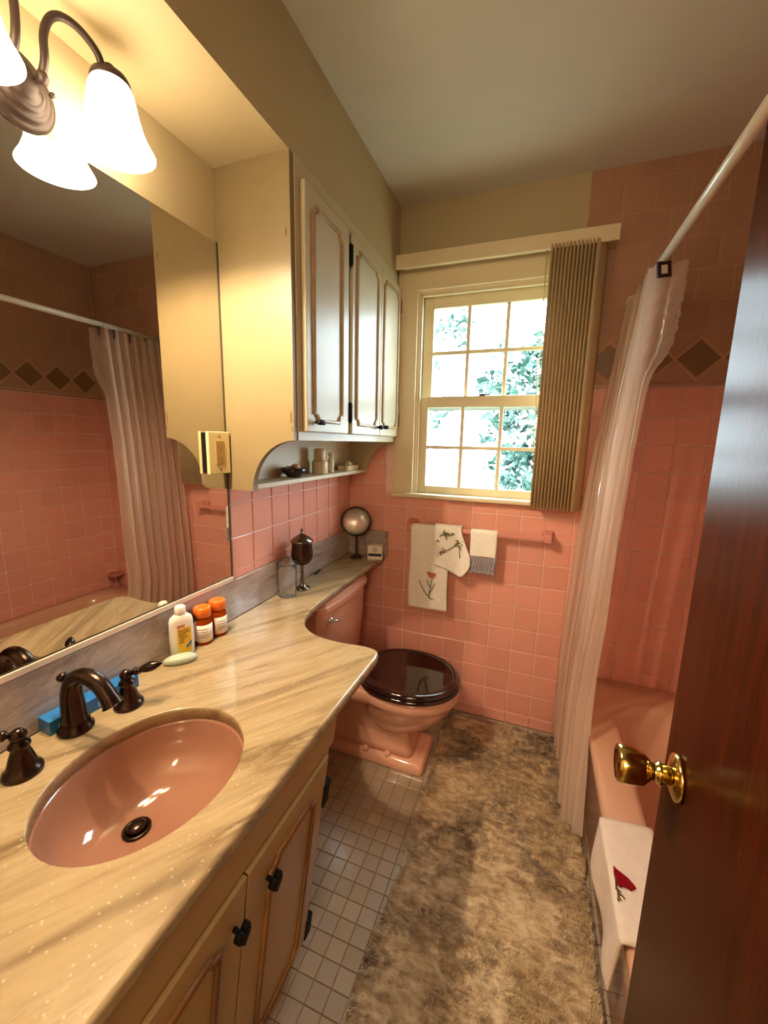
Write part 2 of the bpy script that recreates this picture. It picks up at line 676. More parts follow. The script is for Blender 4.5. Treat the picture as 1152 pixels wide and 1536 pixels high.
wl = MB().box(-0.1, -G, FRONT, D + 0.13, 0, H)
wall_left = wl.build('wall_left', GROUT, None, 'left bathroom wall behind mirror and wall cabinet', 'wall', kind='structure')
MB().box(-G, 0.0, FRONT, 0.992, 0.85, H).build('plaster', CREAM, wall_left)
wr = MB().box(W + G, W + 0.1, FRONT, D + 0.13, 0, H)
wall_right = wr.build('wall_right', GROUT, None, 'long tiled wall beside bathtub, seen in the mirror', 'wall', kind='structure')
# the front wall with the doorway the picture is taken from
wf = MB()
wf.box(-0.1, 0.50, FRONT - 0.1, FRONT, 0, H)
wf.box(1.12, W + 0.1, FRONT - 0.1, FRONT, 0, H)
wf.box(0.50, 1.12, FRONT - 0.1, FRONT, 2.06, H)
wf.build('wall_front', CREAM, None, 'wall with open doorway behind the viewer', 'wall', kind='structure')
MB().box(1.20, W, 0.24, 0.34, 0, H).build('wall_partition', GROUT, None, 'short wing wall at near end of bathtub', 'wall', kind='structure')
hw = MB()
hw.box(-0.1, 0.0, FRONT - 1.6, FRONT - 0.1, 0, H)
hw.box(1.7, 1.8, FRONT - 1.6, FRONT - 0.1, 0, H)
hw.box(-0.1, 1.8, FRONT - 1.7, FRONT - 1.6, 0, H)
hw.build('wall_hall', HALLP, None, 'hallway walls beyond the open doorway', 'wall', kind='structure')

# soffit over mirror and cabinet
MB().box(0.0, 0.24, FRONT, D, 2.065, H).build('soffit', CREAM, None, 'boxed-in cream soffit over mirror and wall cabinet', 'soffit', kind='structure')


# ---- tiles: shared meshes
def tile_mesh(name, poly, mat, t, bev):
    """tile lying in local XY, face towards +Z; origin on grout plane"""
    n = len(poly)
    cx = sum(p[0] for p in poly) / n
    cy = sum(p[1] for p in poly) / n
    vs = [(x, y, 0) for x, y in poly] + [(x, y, t - bev * 0.7) for x, y in poly]
    for x, y in poly:
        dx, dy = cx - x, cy - y
        L = math.hypot(dx, dy)
        k = bev * 1.4 / L
        vs.append((x + dx * k, y + dy * k, t))
    fs = []
    for i in range(n):
        j = (i + 1) % n
        fs.append((i, j, n + j, n + i))
        fs.append((n + i, n + j, 2 * n + j, 2 * n + i))
    fs.append(tuple(range(2 * n, 3 * n)))
    me = bpy.data.meshes.new(name)
    me.from_pydata(vs, [], fs)
    me.materials.append(mat)
    me.update()
    return me


TM = {}


def rect_tile(w_, h_, mat, t=G, bev=0.0016):
    key = (round(w_, 4), round(h_, 4), mat.name, t)
    if key not in TM:
        TM[key] = tile_mesh('tile', [(-w_ / 2, -h_ / 2), (w_ / 2, -h_ / 2), (w_ / 2, h_ / 2), (-w_ / 2, h_ / 2)], mat, t, bev)
    return TM[key]


def put_tile(me, parent, pos, face, name='tile', tilt=0.0022):
    o = bpy.data.objects.new(name, me)
    R = {'y': Matrix(((1, 0, 0), (0, 0, -1), (0, 1, 0))),        # on the back wall, facing -y
         'x': Matrix(((0, 0, 1), (1, 0, 0), (0, 1, 0))),         # on the left wall, facing +x
         '-x': Matrix(((0, 0, -1), (-1, 0, 0), (0, 1, 0))),      # on the right wall, facing -x
         'z': Matrix.Identity(3)}[face].to_4x4()
    J = Matrix.Rotation(random.gauss(0, tilt), 4, 'X') @ Matrix.Rotation(random.gauss(0, tilt), 4, 'Y')
    o.parent = parent
    o.matrix_local = Matrix.Translation(Vector(pos) - BASE[parent.name]) @ R @ J
    COL.objects.link(o)
    return o


T = 0.108
J = 0.0046  # joint width


def spans(lines, lo, hi):
    """intervals between grid lines, clipped to lo..hi"""
    ls = sorted(x for x in lines if lo < x < hi)
    e = [lo] + ls + [hi]
    return [(a, b) for a, b in zip(e[:-1], e[1:]) if b - a > 0.012]


XL = [0.7352 + T * k for k in range(-8, 12)]
ZL = [1.0277 - T * m for m in range(-5, 10)]
ZP = 1.0277 + 5 * T         # top of the pink field 1.5677
for (x0, x1) in spans(XL, 0.0, W):
    for (z0, z1) in spans(ZL, 0.0557, ZP):
        xc, zc = (x0 + x1) / 2, (z0 + z1) / 2
        if 0.25 < x0 and x1 < 1.0 and zc > 1.09:
            continue                                    # behind the window
        if x1 < 0.25 and zc > 1.33:
            continue                                    # behind the cabinet
        if xc > 1.17 and z1 < 0.31:
            continue                                    # behind the tub
        if x1 < 0.5 and z1 < 0.6 and False:
            continue
        zz1 = z1
        if 0.24 < xc < 1.0 and z1 > 1.09:
            zz1 = 1.09
        if zz1 - z0 < 0.02:
            continue
        put_tile(rect_tile(x1 - x0 - J, zz1 - z0 - J, PINKT), wall_back, (xc, D + G, (z0 + zz1) / 2), 'y')
for (x0, x1) in spans(XL, 0.0, 1.16):                   # cove base course
    put_tile(rect_tile(x1 - x0 - 0.0015, 0.0557 - J, PINKT, 0.0065), wall_back, ((x0 + x1) / 2, D + G, 0.0557 / 2 - 0.001), 'y', 'base_tile')


def tan_field(parent, a0, a1, place, phase):
    zz = [1.763 + T * k for k in range(0, 6)] + [H]
    for r, (z0, z1) in enumerate(zip(zz[:-1], zz[1:])):
        off = phase + (0.0 if r % 2 else T / 2)
        ls = [off + T * k for k in range(-20, 20)]
        for (b0, b1) in spans(ls, a0, a1):
            place(rect_tile(b1 - b0 - J, z1 - z0 - J, TANT), (b0 + b1) / 2, (z0 + z1) / 2, 'tile')
    # border: liners, diamonds and the triangles between them
    h0, h1 = 1.583, 1.755
    zc = (h0 + h1) / 2
    P_, hw_, hh = 0.1485, 0.070, 0.0675
    for (zz0, zz1) in ((ZP + 0.002, h0), (h1, 1.761)):
        n = max(1, round((a1 - a0) / 0.1485))
        for k in range(n):
            b0, b1 = a0 + (a1 - a0) * k / n, a0 + (a1 - a0) * (k + 1) / n
            place(rect_tile(b1 - b0 - 0.002, zz1 - zz0 - 0.001, TANT, 0.006), (b0 + b1) / 2, (zz0 + zz1) / 2, 'liner_tile')
    return P_, hw_, hh, zc, h0, h1


def border(parent, place, centres, a0, a1):
    P_, hw_, hh = 0.1485, 0.0715, 0.0690
    h0, h1 = 1.583, 1.755
    zc = (h0 + h1) / 2
    key = 'dia'
    if key not in TM:
        q = 0.0685
        TM[key] = tile_mesh('diamond_tile', [(-q, 0), (0, -0.0665), (q, 0), (0, 0.0665)], DIAT, G, 0.0016)
        w2 = P_ / 2 - 0.004
        hgt = (h1 - h0) / 4 - 0.003
        TM['tri0'] = tile_mesh('border_tile', [(-w2, -hgt), (w2, -hgt), (0, hgt * 0.9)], TANT, G, 0.0012)
        TM['tri1'] = tile_mesh('border_tile', [(-w2, hgt), (0, -hgt * 0.9), (w2, hgt)], TANT, G, 0.0012)
    for c in centres:
        if a0 + 0.07 < c < a1 - 0.06:
            place(TM['dia'], c, zc, 'diamond_tile')
        m = c + P_ / 2
        if a0 + 0.07 < m < a1 - 0.06:
            place(TM['tri0'], m, h0 + (h1 - h0) / 4 + 0.001, 'border_tile')
            place(TM['tri1'], m, h1 - (h1 - h0) / 4 - 0.001, 'border_tile')


def place_back(me, a, z, nm):
    put_tile(me, wall_back, (a, D + G, z), 'y', nm)


def place_right(me, a, z, nm):
    put_tile(me, wall_right, (W + G, a, z), '-x', nm)


tan_field(wall_back, 1.0, W, place_back, 1.057)
border(wall_back, place_back, [1.123 + 0.1485 * k for k in range(-1, 5)], 0.99, W)

YR0 = 0.95
YL_r = [D - T * k - 0.075 for k in range(0, 12)]
for (y0, y1) in spans(YL_r, YR0, D):
    for (z0, z1) in spans(ZL, 0.30, ZP):
        put_tile(rect_tile(y1 - y0 - J, z1 - z0 - J, PINKT), wall_right, (W + G, (y0 + y1) / 2, (z0 + z1) / 2), '-x')
tan_field(wall_right, YR0, D, place_right, D - 0.05)
MB().box(W + 0.0015, W + G, YR0, D, 1.585, H).build('grout_bed', GROUTT, wall_right)
border(wall_right, place_right, [D - 0.09 - 0.1485 * k for k in range(0, 7)], YR0, D)
# the stretch of the wall the mirror never shows
mm = MB()
for (y0, y1) in spans([D - T * k for k in range(30)], 0.34, YR0):
    for (z0, z1) in spans(ZL, 0.30, ZP):
        mm.box(W, W + G, y0 + J / 2, y1 - J / 2, z0 + J / 2, z1 - J / 2)
mm.build('tile_field', PINKT, wall_right, kind='stuff')
MB().box(W, W + G, 0.34, YR0, ZP + 0.002, H).build('upper_field', TANT, wall_right)

ZLL = [1.138, 1.030, 0.922]
for (y0, y1) in spans([1.1068 + T * k for k in range(-1, 9)], 0.994, D):
    for (z0, z1) in spans(ZLL, 0.893, 1.190):
        put_tile(rect_tile(y1 - y0 - J, z1 - z0 - J, PINKT), wall_left, (-G, (y0 + y1) / 2, (z0 + z1) / 2), 'x')
for (y0, y1) in spans([1.1068 + T * k for k in range(-1, 9)], 1.0, D):   # hidden below the counter
    pass
MB().box(-G, 0.0, 0.80, D, 0.0, 0.72).build('lower_tile_field', PINKT, wall_left)

# ---- floor mosaic
FT = 0.0487
fx = [0.3675 + FT * k for k in range(-8, 18)]
fy = [0.7955 + 0.0490 * k for k in range(-19, 23)]
stuff = MB()
nvis = 0
for x0 in fx:
    for y0 in fy:
        x1, y1 = x0 + FT, y0 + 0.049
        if x1 > 1.2 or y1 > D + 0.03 or y0 < FRONT:
            continue
        yy1 = min(y1, D)
        if yy1 - y0 < 0.01:
            continue
        vis = (0.27 < x0 < 0.575 and 0.42 < y0 < 1.45) or (0.50 < x0 < 1.06 and y0 > 1.78) or (0.53 < x0 < 0.59 and y0 > 1.35)
        if vis and nvis < 300:
            put_tile(rect_tile(FT - 0.0026, yy1 - y0 - 0.0026, FLOORT, 0.002, 0.0009), floor, ((x0 + x1) / 2, (y0 + yy1) / 2, -0.002), 'z', 'tile', 0.003)
            nvis += 1
        else:
            stuff.box(x0 + 0.0015, x1 - 0.0015, y0 + 0.0015, yy1 - 0.0015, -0.002, 0.0)
stuff.build('tile_field', FLOORT, floor, kind='stuff')

# ---- window
win = thing('window_1', (0.63, D, 1.09), 'double-hung window with twelve panes between cabinet and stacked blind', 'window', kind='structure')
m = MB()
yc0, yc1 = D - 0.022, D + 0.001
m.box(0.246, 0.337, yc0, yc1, 1.098, 2.108, 0.003)
m.box(0.943, 1.016, yc0, yc1, 1.098, 2.108, 0.003)
m.box(0.337, 0.943, yc0, yc1, 2.004, 2.108, 0.003)
m.build('casing', WHITE, win)
m = MB()                                                 # jambs, stops and head
m.box(0.330, 0.347, D - 0.010, D + 0.125, 1.10, 2.012)
m.box(0.933, 0.950, D - 0.010, D + 0.125, 1.10, 2.012)
m.box(0.347, 0.933, D - 0.010, D + 0.125, 1.995, 2.012)
m.box(0.347, 0.356, D - 0.004, D + 0.012, 1.10, 1.995, 0.002)
m.box(0.924, 0.933, D - 0.004, D + 0.012, 1.10, 1.995, 0.002)
m.box(0.347, 0.933, D - 0.004, D + 0.012, 1.983, 1.995, 0.002)
m.build('jamb', WHITE, win)
m = MB().box(0.236, 1.024, D - 0.045, D + 0.125, 1.080, 1.101, 0.007, 3)
m.build('sill', WHITE, win)
SX0, SX1 = 0.350, 0.930


def sash(name, y0, y1, z0, z1, rail_b, rail_t, stile):
    f = MB()
    f.box(SX0, SX0 + stile, y0, y1, z0, z1, 0.002)
    f.box(SX1 - stile, SX1, y0, y1, z0, z1, 0.002)
    f.box(SX0 + stile, SX1 - stile, y0, y1, z0, z0 + rail_b, 0.002)
    f.box(SX0 + stile, SX1 - stile, y0, y1, z1 - rail_t, z1, 0.002)
    fr = f.build(name, WHITE, win)
    gx0, gx1, gz0, gz1 = SX0 + stile, SX1 - stile, z0 + rail_b, z1 - rail_t
    mw = 0.016
    pw = (gx1 - gx0 - 2 * mw) / 3
    ph = (gz1 - gz0 - mw) / 2
    yy = (y0 + y1) / 2
    for k in (1, 2):
        xx = gx0 + k * pw + (k - 1) * mw
        MB().box(xx, xx + mw, y0 + 0.004, y1 - 0.006, gz0, gz1, 0.002).build('muntin', WHITE, fr)
    zz = gz0 + ph
    MB().box(gx0, gx1, y0 + 0.005, y1 - 0.007, zz, zz + mw, 0.002).build('muntin', WHITE, fr)
    for i in range(3):
        for j in range(2):
            px_ = gx0 + i * (pw + mw)
            pz_ = gz0 + j * (ph + mw)
            MB().quad((px_ - 0.002, yy, pz_ - 0.002), (px_ + pw + 0.002, yy, pz_ - 0.002), (px_ + pw + 0.002, yy, pz_ + ph + 0.002), (px_ - 0.002, yy, pz_ + ph + 0.002)).build('pane', PANE, fr)
    return fr


sash('lower_sash', D + 0.014, D + 0.044, 1.101, 1.552, 0.036, 0.048, 0.042)
sash('upper_sash', D + 0.052, D + 0.082, 1.515, 1.995, 0.042, 0.050, 0.046)
m = MB().lathe([(0.0, 0), (0.014, 0), (0.014, 0.006), (0.008, 0.010), (0.0, 0.011)], (0.638, D + 0.025, 1.552), 16)
m.box(0.622, 0.668, D + 0.018, D + 0.026, 1.556, 1.561, 0.002)
m.build('sash_lock', BRONZE, win)
# storm frame outside
m = MB()
m.box(0.350, 0.378, D + 0.100, D + 0.112, 1.10, 1.995)
m.box(0.902, 0.930, D + 0.100, D + 0.112, 1.10, 1.995)
m.box(0.378, 0.902, D + 0.100, D + 0.112, 1.10, 1.125)
m.box(0.378, 0.902, D + 0.100, D + 0.112, 1.495, 1.520)
m.box(0.378, 0.902, D + 0.100, D + 0.112, 1.970, 1.995)
m.build('storm_frame', plain('grey_storm_frame', srgb(150, 160, 160), 0.4, 0.4), win)

# ================================================================== OUTSIDE
MB().box(-14, 16, D + 0.6, 30, -0.75, -0.7).build('ground', GRASS, None, 'pale green lawn outside the window', 'ground', kind='structure')


def tree(base, h, crown, nleaf, label, trunk_r=0.09, lsz=0.085):
    t = thing('tree', base, label, 'tree', 'trees outside the window')
    b = Vector(base)
    m = MB()
    pts = smoothpts([b, b + Vector((0.05, 0.02, h * 0.35)), b + Vector((-0.05, 0.0, h * 0.7)), b + Vector((0.05, 0.05, h))], 2)
    m.tube(pts, [trunk_r * (1 - 0.7 * i / (len(pts) - 1)) for i in range(len(pts))], 8)
    for (cx, cy, cz, rr) in crown:
        p0 = b + Vector((0, 0, min(cz * 0.6, h * 0.8)))
        p1 = b + Vector((cx, cy, cz))
        m.tube([p0, p0.lerp(p1, 0.5) + Vector((0, 0, 0.05)), p1], [trunk_r * 0.16, trunk_r * 0.10, 0.004], 6)
    m.build('trunk', BARK, t)
    # leaves: bent rhombs gathered in sprays
    R = np.random.default_rng(int(abs(base[0]) * 100) + 3)
    vs, fs = [], []
    for (cx, cy, cz, rr) in crown:
        n = int(nleaf * rr * rr)
        nsp = max(6, n // 14)
        dirs = R.normal(size=(nsp, 3))
        dirs /= np.linalg.norm(dirs, axis=1)[:, None]
        sp = np.array([cx, cy, cz]) + dirs * rr * R.uniform(0.35, 1.0, (nsp, 1))
        for k in range(n):
            c = sp[k % nsp] + R.normal(size=3) * 0.085
            u = R.normal(size=3)
            u /= np.linalg.norm(u)
            v = np.cross(u, R.normal(size=3))
            v /= np.linalg.norm(v)
            L = lsz * R.uniform(0.6, 1.3)
            i = len(vs)
            vs += [tuple(c - u * L), tuple(c + v * L * 0.45 + np.array([0, 0, 0.01])), tuple(c + u * L), tuple(c - v * L * 0.45 + np.array([0, 0, 0.01]))]
            fs += [(i, i + 1, i + 2), (i, i + 2, i + 3)]
    me = bpy.data.meshes.new('foliage')
    me.from_pydata(vs, [], fs)
    me.materials.append(LEAF)
    o = bpy.data.objects.new('foliage', me)
    o.parent = t
    o['kind'] = 'stuff'
    COL.objects.link(o)
    return t


tree((1.0, 6.4, -0.7), 3.6, [(0, 0, 2.3, 0.75), (-0.62, 0.1, 3.05, 0.5), (0.1, 0.3, 3.3, 0.7), (0.6, 0, 2.7, 0.8), (-0.30, 0.2, 1.75, 0.5), (-0.75, 0.0, 2.45, 0.4)], 820, 'tall leafy tree seen through the right-hand panes')
tree((-2.6, 7.8, -0.7), 3.6, [(1.3, 0, 3.6, 0.40), (1.9, 0.2, 4.1, 0.5), (1.6, 0, 2.6, 0.28)], 480, 'sparse leafy tree seen through the left-hand panes')
tree((0.75, 5.0, -0.7), 1.2, [(0, 0, 1.25, 0.45), (-0.55, 0.1, 1.05, 0.42), (-1.0, 0.1, 0.95, 0.40), (0.4, 0.1, 1.35, 0.5), (-0.25, 0.3, 1.5, 0.25)], 1000, 'low leafy shrub seen through the lowest panes', 0.04, 0.06)

# ================================================================== BATHTUB
tub = thing('bathtub', (1.45, 1.1, 0.0), 'pink enamelled bathtub along the right wall behind clear curtain', 'bathtub')
TX0, TX1, TY0, TY1, TZ = 1.140, W - 0.001, 0.345, D - 0.0005, 0.330


def rrect(x0, x1, y0, y1, r, z, n=8):
    pts = []
    for (cx, cy, a) in ((x1 - r, y0 + r, -PI / 2), (x1 - r, y1 - r, 0), (x0 + r, y1 - r, PI / 2), (x0 + r, y0 + r, PI)):
        for i in range(n + 1):
            t = a + (PI / 2) * i / n
            pts.append((cx + r * math.cos(t), cy + r * math.sin(t), z))
    return pts


m = MB()
m.rings([
    rrect(TX0 + 0.016, TX1, TY0, TY1, 0.004, 0.0),
    rrect(TX0 + 0.014, TX1, TY0, TY1, 0.004, 0.05),
    rrect(TX0 + 0.002, TX1, TY0, TY1, 0.004, 0.07),
    rrect(TX0 + 0.002, TX1, TY0, TY1, 0.004, TZ - 0.035),
    rrect(TX0, TX1, TY0, TY1, 0.004, TZ - 0.022),
    rrect(TX0 + 0.002, TX1, TY0, TY1, 0.004, TZ - 0.010),
    rrect(TX0 + 0.008, TX1 - 0.002, TY0 + 0.002, TY1 - 0.002, 0.006, TZ - 0.003),
    rrect(TX0 + 0.018, TX1 - 0.004, TY0 + 0.004, TY1 - 0.004, 0.008, TZ),
    rrect(TX0 + 0.092, TX1 - 0.050, TY0 + 0.07, TY1 - 0.145, 0.16, TZ),
    rrect(TX0 + 0.104, TX1 - 0.060, TY0 + 0.08, TY1 - 0.158, 0.16, TZ - 0.006),
    rrect(TX0 + 0.114, TX1 - 0.068, TY0 + 0.09, TY1 - 0.170, 0.16, TZ - 0.022),
    rrect(TX0 + 0.130, TX1 - 0.085, TY0 + 0.11, TY1 - 0.200, 0.15, TZ - 0.12),
    rrect(TX0 + 0.155, TX1 - 0.110, TY0 + 0.15, TY1 - 0.260, 0.13, TZ - 0.23),
    rrect(TX0 + 0.195, TX1 - 0.150, TY0 + 0.20, TY1 - 0.330, 0.10, TZ - 0.262),
], True, True, True)
m.build('tub_shell', TUBM, tub)
m = MB().lathe([(0.0, 0), (0.028, 0), (0.030, 0.003), (0.020, 0.006), (0.0, 0.006)], (1.45, 1.30, TZ - 0.262), 20)
m.build('drain', CHROME, tub)

# towel on the tub rim
bt = thing('hand_towel', (1.19, 0.955, TZ), 'white hand towel with a red bird embroidered, draped over tub rim', 'towel')


def tubtowel(u, v):
    """u along y, v from outer hem over the rim into the tub"""
    y = 0.800 + u * (1.113 - 0.800)
    drop = 0.128 + 0.012 * math.sin(u * 5)
    s = v * (drop + 0.105 + 0.16)
    off = 0.006
    if s < drop:
        z = TZ + off - (drop - s)
        x = TX0 - off - 0.004 - 0.008 * math.sin(u * 9 + 0.5) * (1 - s / drop) - 0.010 * (1 - s / drop)
    elif s < drop + 0.105:
        t = (s - drop) / 0.105
        x = TX0 - off + t * 0.112
        z = TZ + off - 0.004 * max(0, 1 - t / 0.06) ** 2
    else:
        t = (s - drop - 0.105)
        x = TX0 + 0.112 + 0.012 * min(1, t / 0.03) + t * 0.12
        z = TZ + off - t * 0.97 - 0.004 * min(1, t / 0.02)
    y += 0.012 * math.sin(v * 4 + 1) * (0.5 - u) + 0.02 * (v - 0.4)
    return (x, y, z)


MB().grid(tubtowel, 26, 60).build('cloth', TOWELW, bt, solid=0.005)


def on_towel(pts2, name, mat, lift=0.0040):
    """embroidery: polygon in towel coordinates (du metres along y, dv metres along the cloth from the rim's outer edge)"""
    bmv = MB()
    vs = []
    for (a, b) in pts2:
        u = (a - 0.800) / 0.313
        v = (0.20 + b) / (0.20 + 0.105 + 0.16)
        p = Vector(tubtowel(u, v)) + Vector((0, 0, lift))
        vs.append(bmv.bm.verts.new(p))
    bmv.bm.faces.new(vs)
    o = bmv.build(name, mat, bt, solid=0.0015)
    return o


# cardinal on a twig: head towards the tub, tail to the rim's outer edge
def rimpoly(pts, name, mat, z=TZ + 0.0105):
    f = MB()
    f.prism(pts, z, z + 0.0012, 'z')
    return f.build(name, mat, bt)


# ================================================================== VANITY
Zc = 0.765
va = thing('vanity_cabinet', (0.25, 0.31, 0.0), 'cream vanity cabinet with two moulded doors under stone counter', 'cabinet')
VY0, VY1 = FRONT + 0.002, 0.748


def vx(z):
    return 0.400 + 0.130 * z


m = MB()
side = [(0.002, 0.055), (vx(0.055), 0.055), (vx(0.738), 0.738), (0.002, 0.738)]
m.prism(side, VY1 - 0.018, VY1, 'y')
m.prism(side, VY0, VY0 + 0.018, 'y')
m.prism([(vx(0.055) - 0.018, 0.055), (vx(0.055), 0.055), (vx(0.738), 0.738), (vx(0.738) - 0.018, 0.738)], VY0 + 0.018, VY1 - 0.018, 'y')
m.prism([(0.002, 0.055), (vx(0.055) - 0.018, 0.055), (vx(0.055) - 0.018, 0.073), (0.002, 0.073)], VY0 + 0.018, VY1 - 0.018, 'y')
m.build('carcass', VAN, va)
MB().box(0.02, 0.386, VY0, VY1 - 0.004, 0.0, 0.055).build('toe_kick', VAN, va)
# frame that carries the doors: local coords on the tilted front
TH = math.atan(0.130)
VO = Vector((vx(0.0), 0.0, 0.0))
VN = Vector((math.cos(TH), 0, -math.sin(TH)))      # outward normal
VU = Vector((math.sin(TH), 0, math.cos(TH)))       # up along the front


def vf(y, s, d):
    """point on the vanity front: y, height s along slope, d outward"""
    return VO + Vector((0, y, 0)) + VU * s + VN * d


def vbox(mb, y0, y1, s0, s1, d0, d1, bev=0.002):
    tf = Matrix.Identity(4)
    for i in range(3):
        tf[i][0] = VN[i]
        tf[i][1] = (0, 1, 0)[i]
        tf[i][2] = VU[i]
        tf[i][3] = VO[i]
    mb.box(d0, d1, y0, y1, s0, s1, bev, 2, tf)


def heart_knob(parent, y, s):
    """small dark iron knob with a heart plate"""
    pts = []
    for k in range(28):
        t = 2 * PI * k / 28
        hx = 0.0115 * (16 * math.sin(t) ** 3) / 16
        hz = 0.0115 * (13 * math.cos(t) - 5 * math.cos(2 * t) - 2 * math.cos(3 * t) - math.cos(4 * t)) / 13
        pts.append((hx, hz))
    k = MB()
    k.tube([vf(y, s, 0.014), vf(y, s, 0.030)], [0.0045, 0.0045], 10)
    A = [k.bm.verts.new(vf(y + a * 1.35, s + b * 1.5, 0.028)) for a, b in pts]
    B = [k.bm.verts.new(vf(y + a * 1.35, s + b * 1.5, 0.037)) for a, b in pts]
    Cc = [k.bm.verts.new(vf(y + a * 1.0, s + b * 1.1, 0.041)) for a, b in pts]
    for P0, P1 in ((A, B), (B, Cc)):
        for i in range(28):
            j = (i + 1) % 28
            k.bm.faces.new((P0[i], P0[j], P1[j], P1[i])).smooth = True
    k.bm.faces.new(list(reversed(A)))
    k.bm.faces.new(Cc)
    return k.build('knob', BLACKM, parent)


def strip(path, fn, w_, h_, closed=True):
    """half-round moulding along a path of 2-D points mapped by fn(a,b,d)"""
    mb = MB()
    n = len(path)
    prof = [(-w_ / 2, 0.0), (-w_ / 2, h_ * 0.45), (-w_ / 4, h_ * 0.9), (0, h_ * 0.55), (w_ / 4, h_), (w_ / 2, h_ * 0.5), (w_ / 2, 0.0)]
    rings = []
    for i in range(n):
        p0 = Vector(path[(i - 1) % n])
        p1 = Vector(path[i])
        p2 = Vector(path[(i + 1) % n])
        t = ((p1 - p0).normalized() + (p2 - p1).normalized())
        if t.length < 1e-5:
            t = p2 - p1
        t.normalize()
        nn = Vector((-t.y, t.x))
        c = max(0.55, (p2 - p1).normalized().dot(t))
        rings.append([fn(p1.x + nn.x * a / c, p1.y + nn.y * a / c, d) for a, d in prof])
    bm = mb.bm
    R = [[bm.verts.new(p) for p in r] for r in rings]
    for i in range(n):
        a, b = R[i], R[(i + 1) % n]
        for k in range(len(prof) - 1):
            bm.faces.new((a[k], a[k + 1], b[k + 1], b[k])).smooth = True
        bm.faces.new((a[-1], a[0], b[0], b[-1]))
    return mb


def provincial(y0, y1, z0, z1, r=0.022, n=6):
    """frame with scooped-out corners and small shoulders, as on French provincial doors"""
    s = 0.006
    P_ = []
    for (cx, cy, a0, a1) in ((y0, z0, PI / 2, 0), (y1, z0, PI, PI / 2), (y1, z1, -PI / 2, -PI), (y0, z1, 0, -PI / 2)):
        for i in range(n + 1):
            a = a0 + (a1 - a0) * i / n
            P_.append((cx + r * math.cos(a), cy + r * math.sin(a)))
        # shoulders: tiny step outwards at each end of the scoop
    return P_


def cab_door(parent, y0, y1, s0, s1, name, fbox, fmap, mat, trim, mold, th=0.016):
    d = MB()
    fbox(d, y0, y1, s0, s1, 0.0015, th)
    do = d.build(name, mat, parent)
    p = provincial(*mold)
    strip(p, lambda a, b, c: fmap(a, b, th - 0.0005 + c), 0.011, 0.008).build('moulding', trim, do)
    return do


DS0, DS1 = 0.085, 0.648
DY = 0.440
d1 = cab_door(va, DY + 0.002, 0.716, DS0, DS1, 'door', vbox, vf, VAN, VANTRIM, (0.508, 0.664, 0.120, 0.590))
d2 = cab_door(va, 0.155, DY - 0.002, DS0, DS1, 'door', vbox, vf, VAN, VANTRIM, (0.215, 0.376, 0.120, 0.590))
heart_knob(d1, 0.500, 0.566)
heart_knob(d2, 0.412, 0.570)
for s0 in (0.50, 0.08):
    h = MB()
    vbox(h, 0.712, 0.738, s0 + 0.004, s0 + 0.068, 0.0005, 0.0195, 0.001)
    h.build('hinge', BLACKM, d1)
h = MB()
vbox(h, VY0, VY1, 0.656, 0.742, 0.0, 0.010, 0.0015)
h.build('apron_rail', VAN, va)

# ---- countertop with its banjo over the toilet tank
ct = thing('countertop', (0.25, 0.6, Zc - 0.03), 'polished tan travertine countertop with narrow ledge over toilet tank', 'countertop')
out = [(0.006, FRONT + 0.001), (0.513, FRONT + 0.001), (0.515, 0.30), (0.518, 0.60), (0.523, 0.90)]
curve = [(0.523, 0.90), (0.524, 0.955), (0.512, 0.982), (0.480, 0.992), (0.440, 0.990), (0.400, 0.985), (0.350, 0.987), (0.300, 0.998), (0.255, 1.025), (0.222, 1.065), (0.202, 1.120), (0.191, 1.20), (0.187, 1.34), (0.187, 1.52), (0.190, 1.70), (0.198, D - 0.001)]
cp = smoothpts([Vector((a, b, 0)) for a, b in curve], 1)
outline = out[:-1] + [(p.x, p.y) for p in cp] + [(0.006, D - 0.001)]
# oval cut-out for the basin
SC = (0.2896, 0.4435)
SA, SB = 0.1470, 0.1690
NE = 56
ell = [(SC[0] + SA * math.cos(2 * PI * k / NE), SC[1] + SB * math.sin(2 * PI * k / NE)) for k in range(NE)]


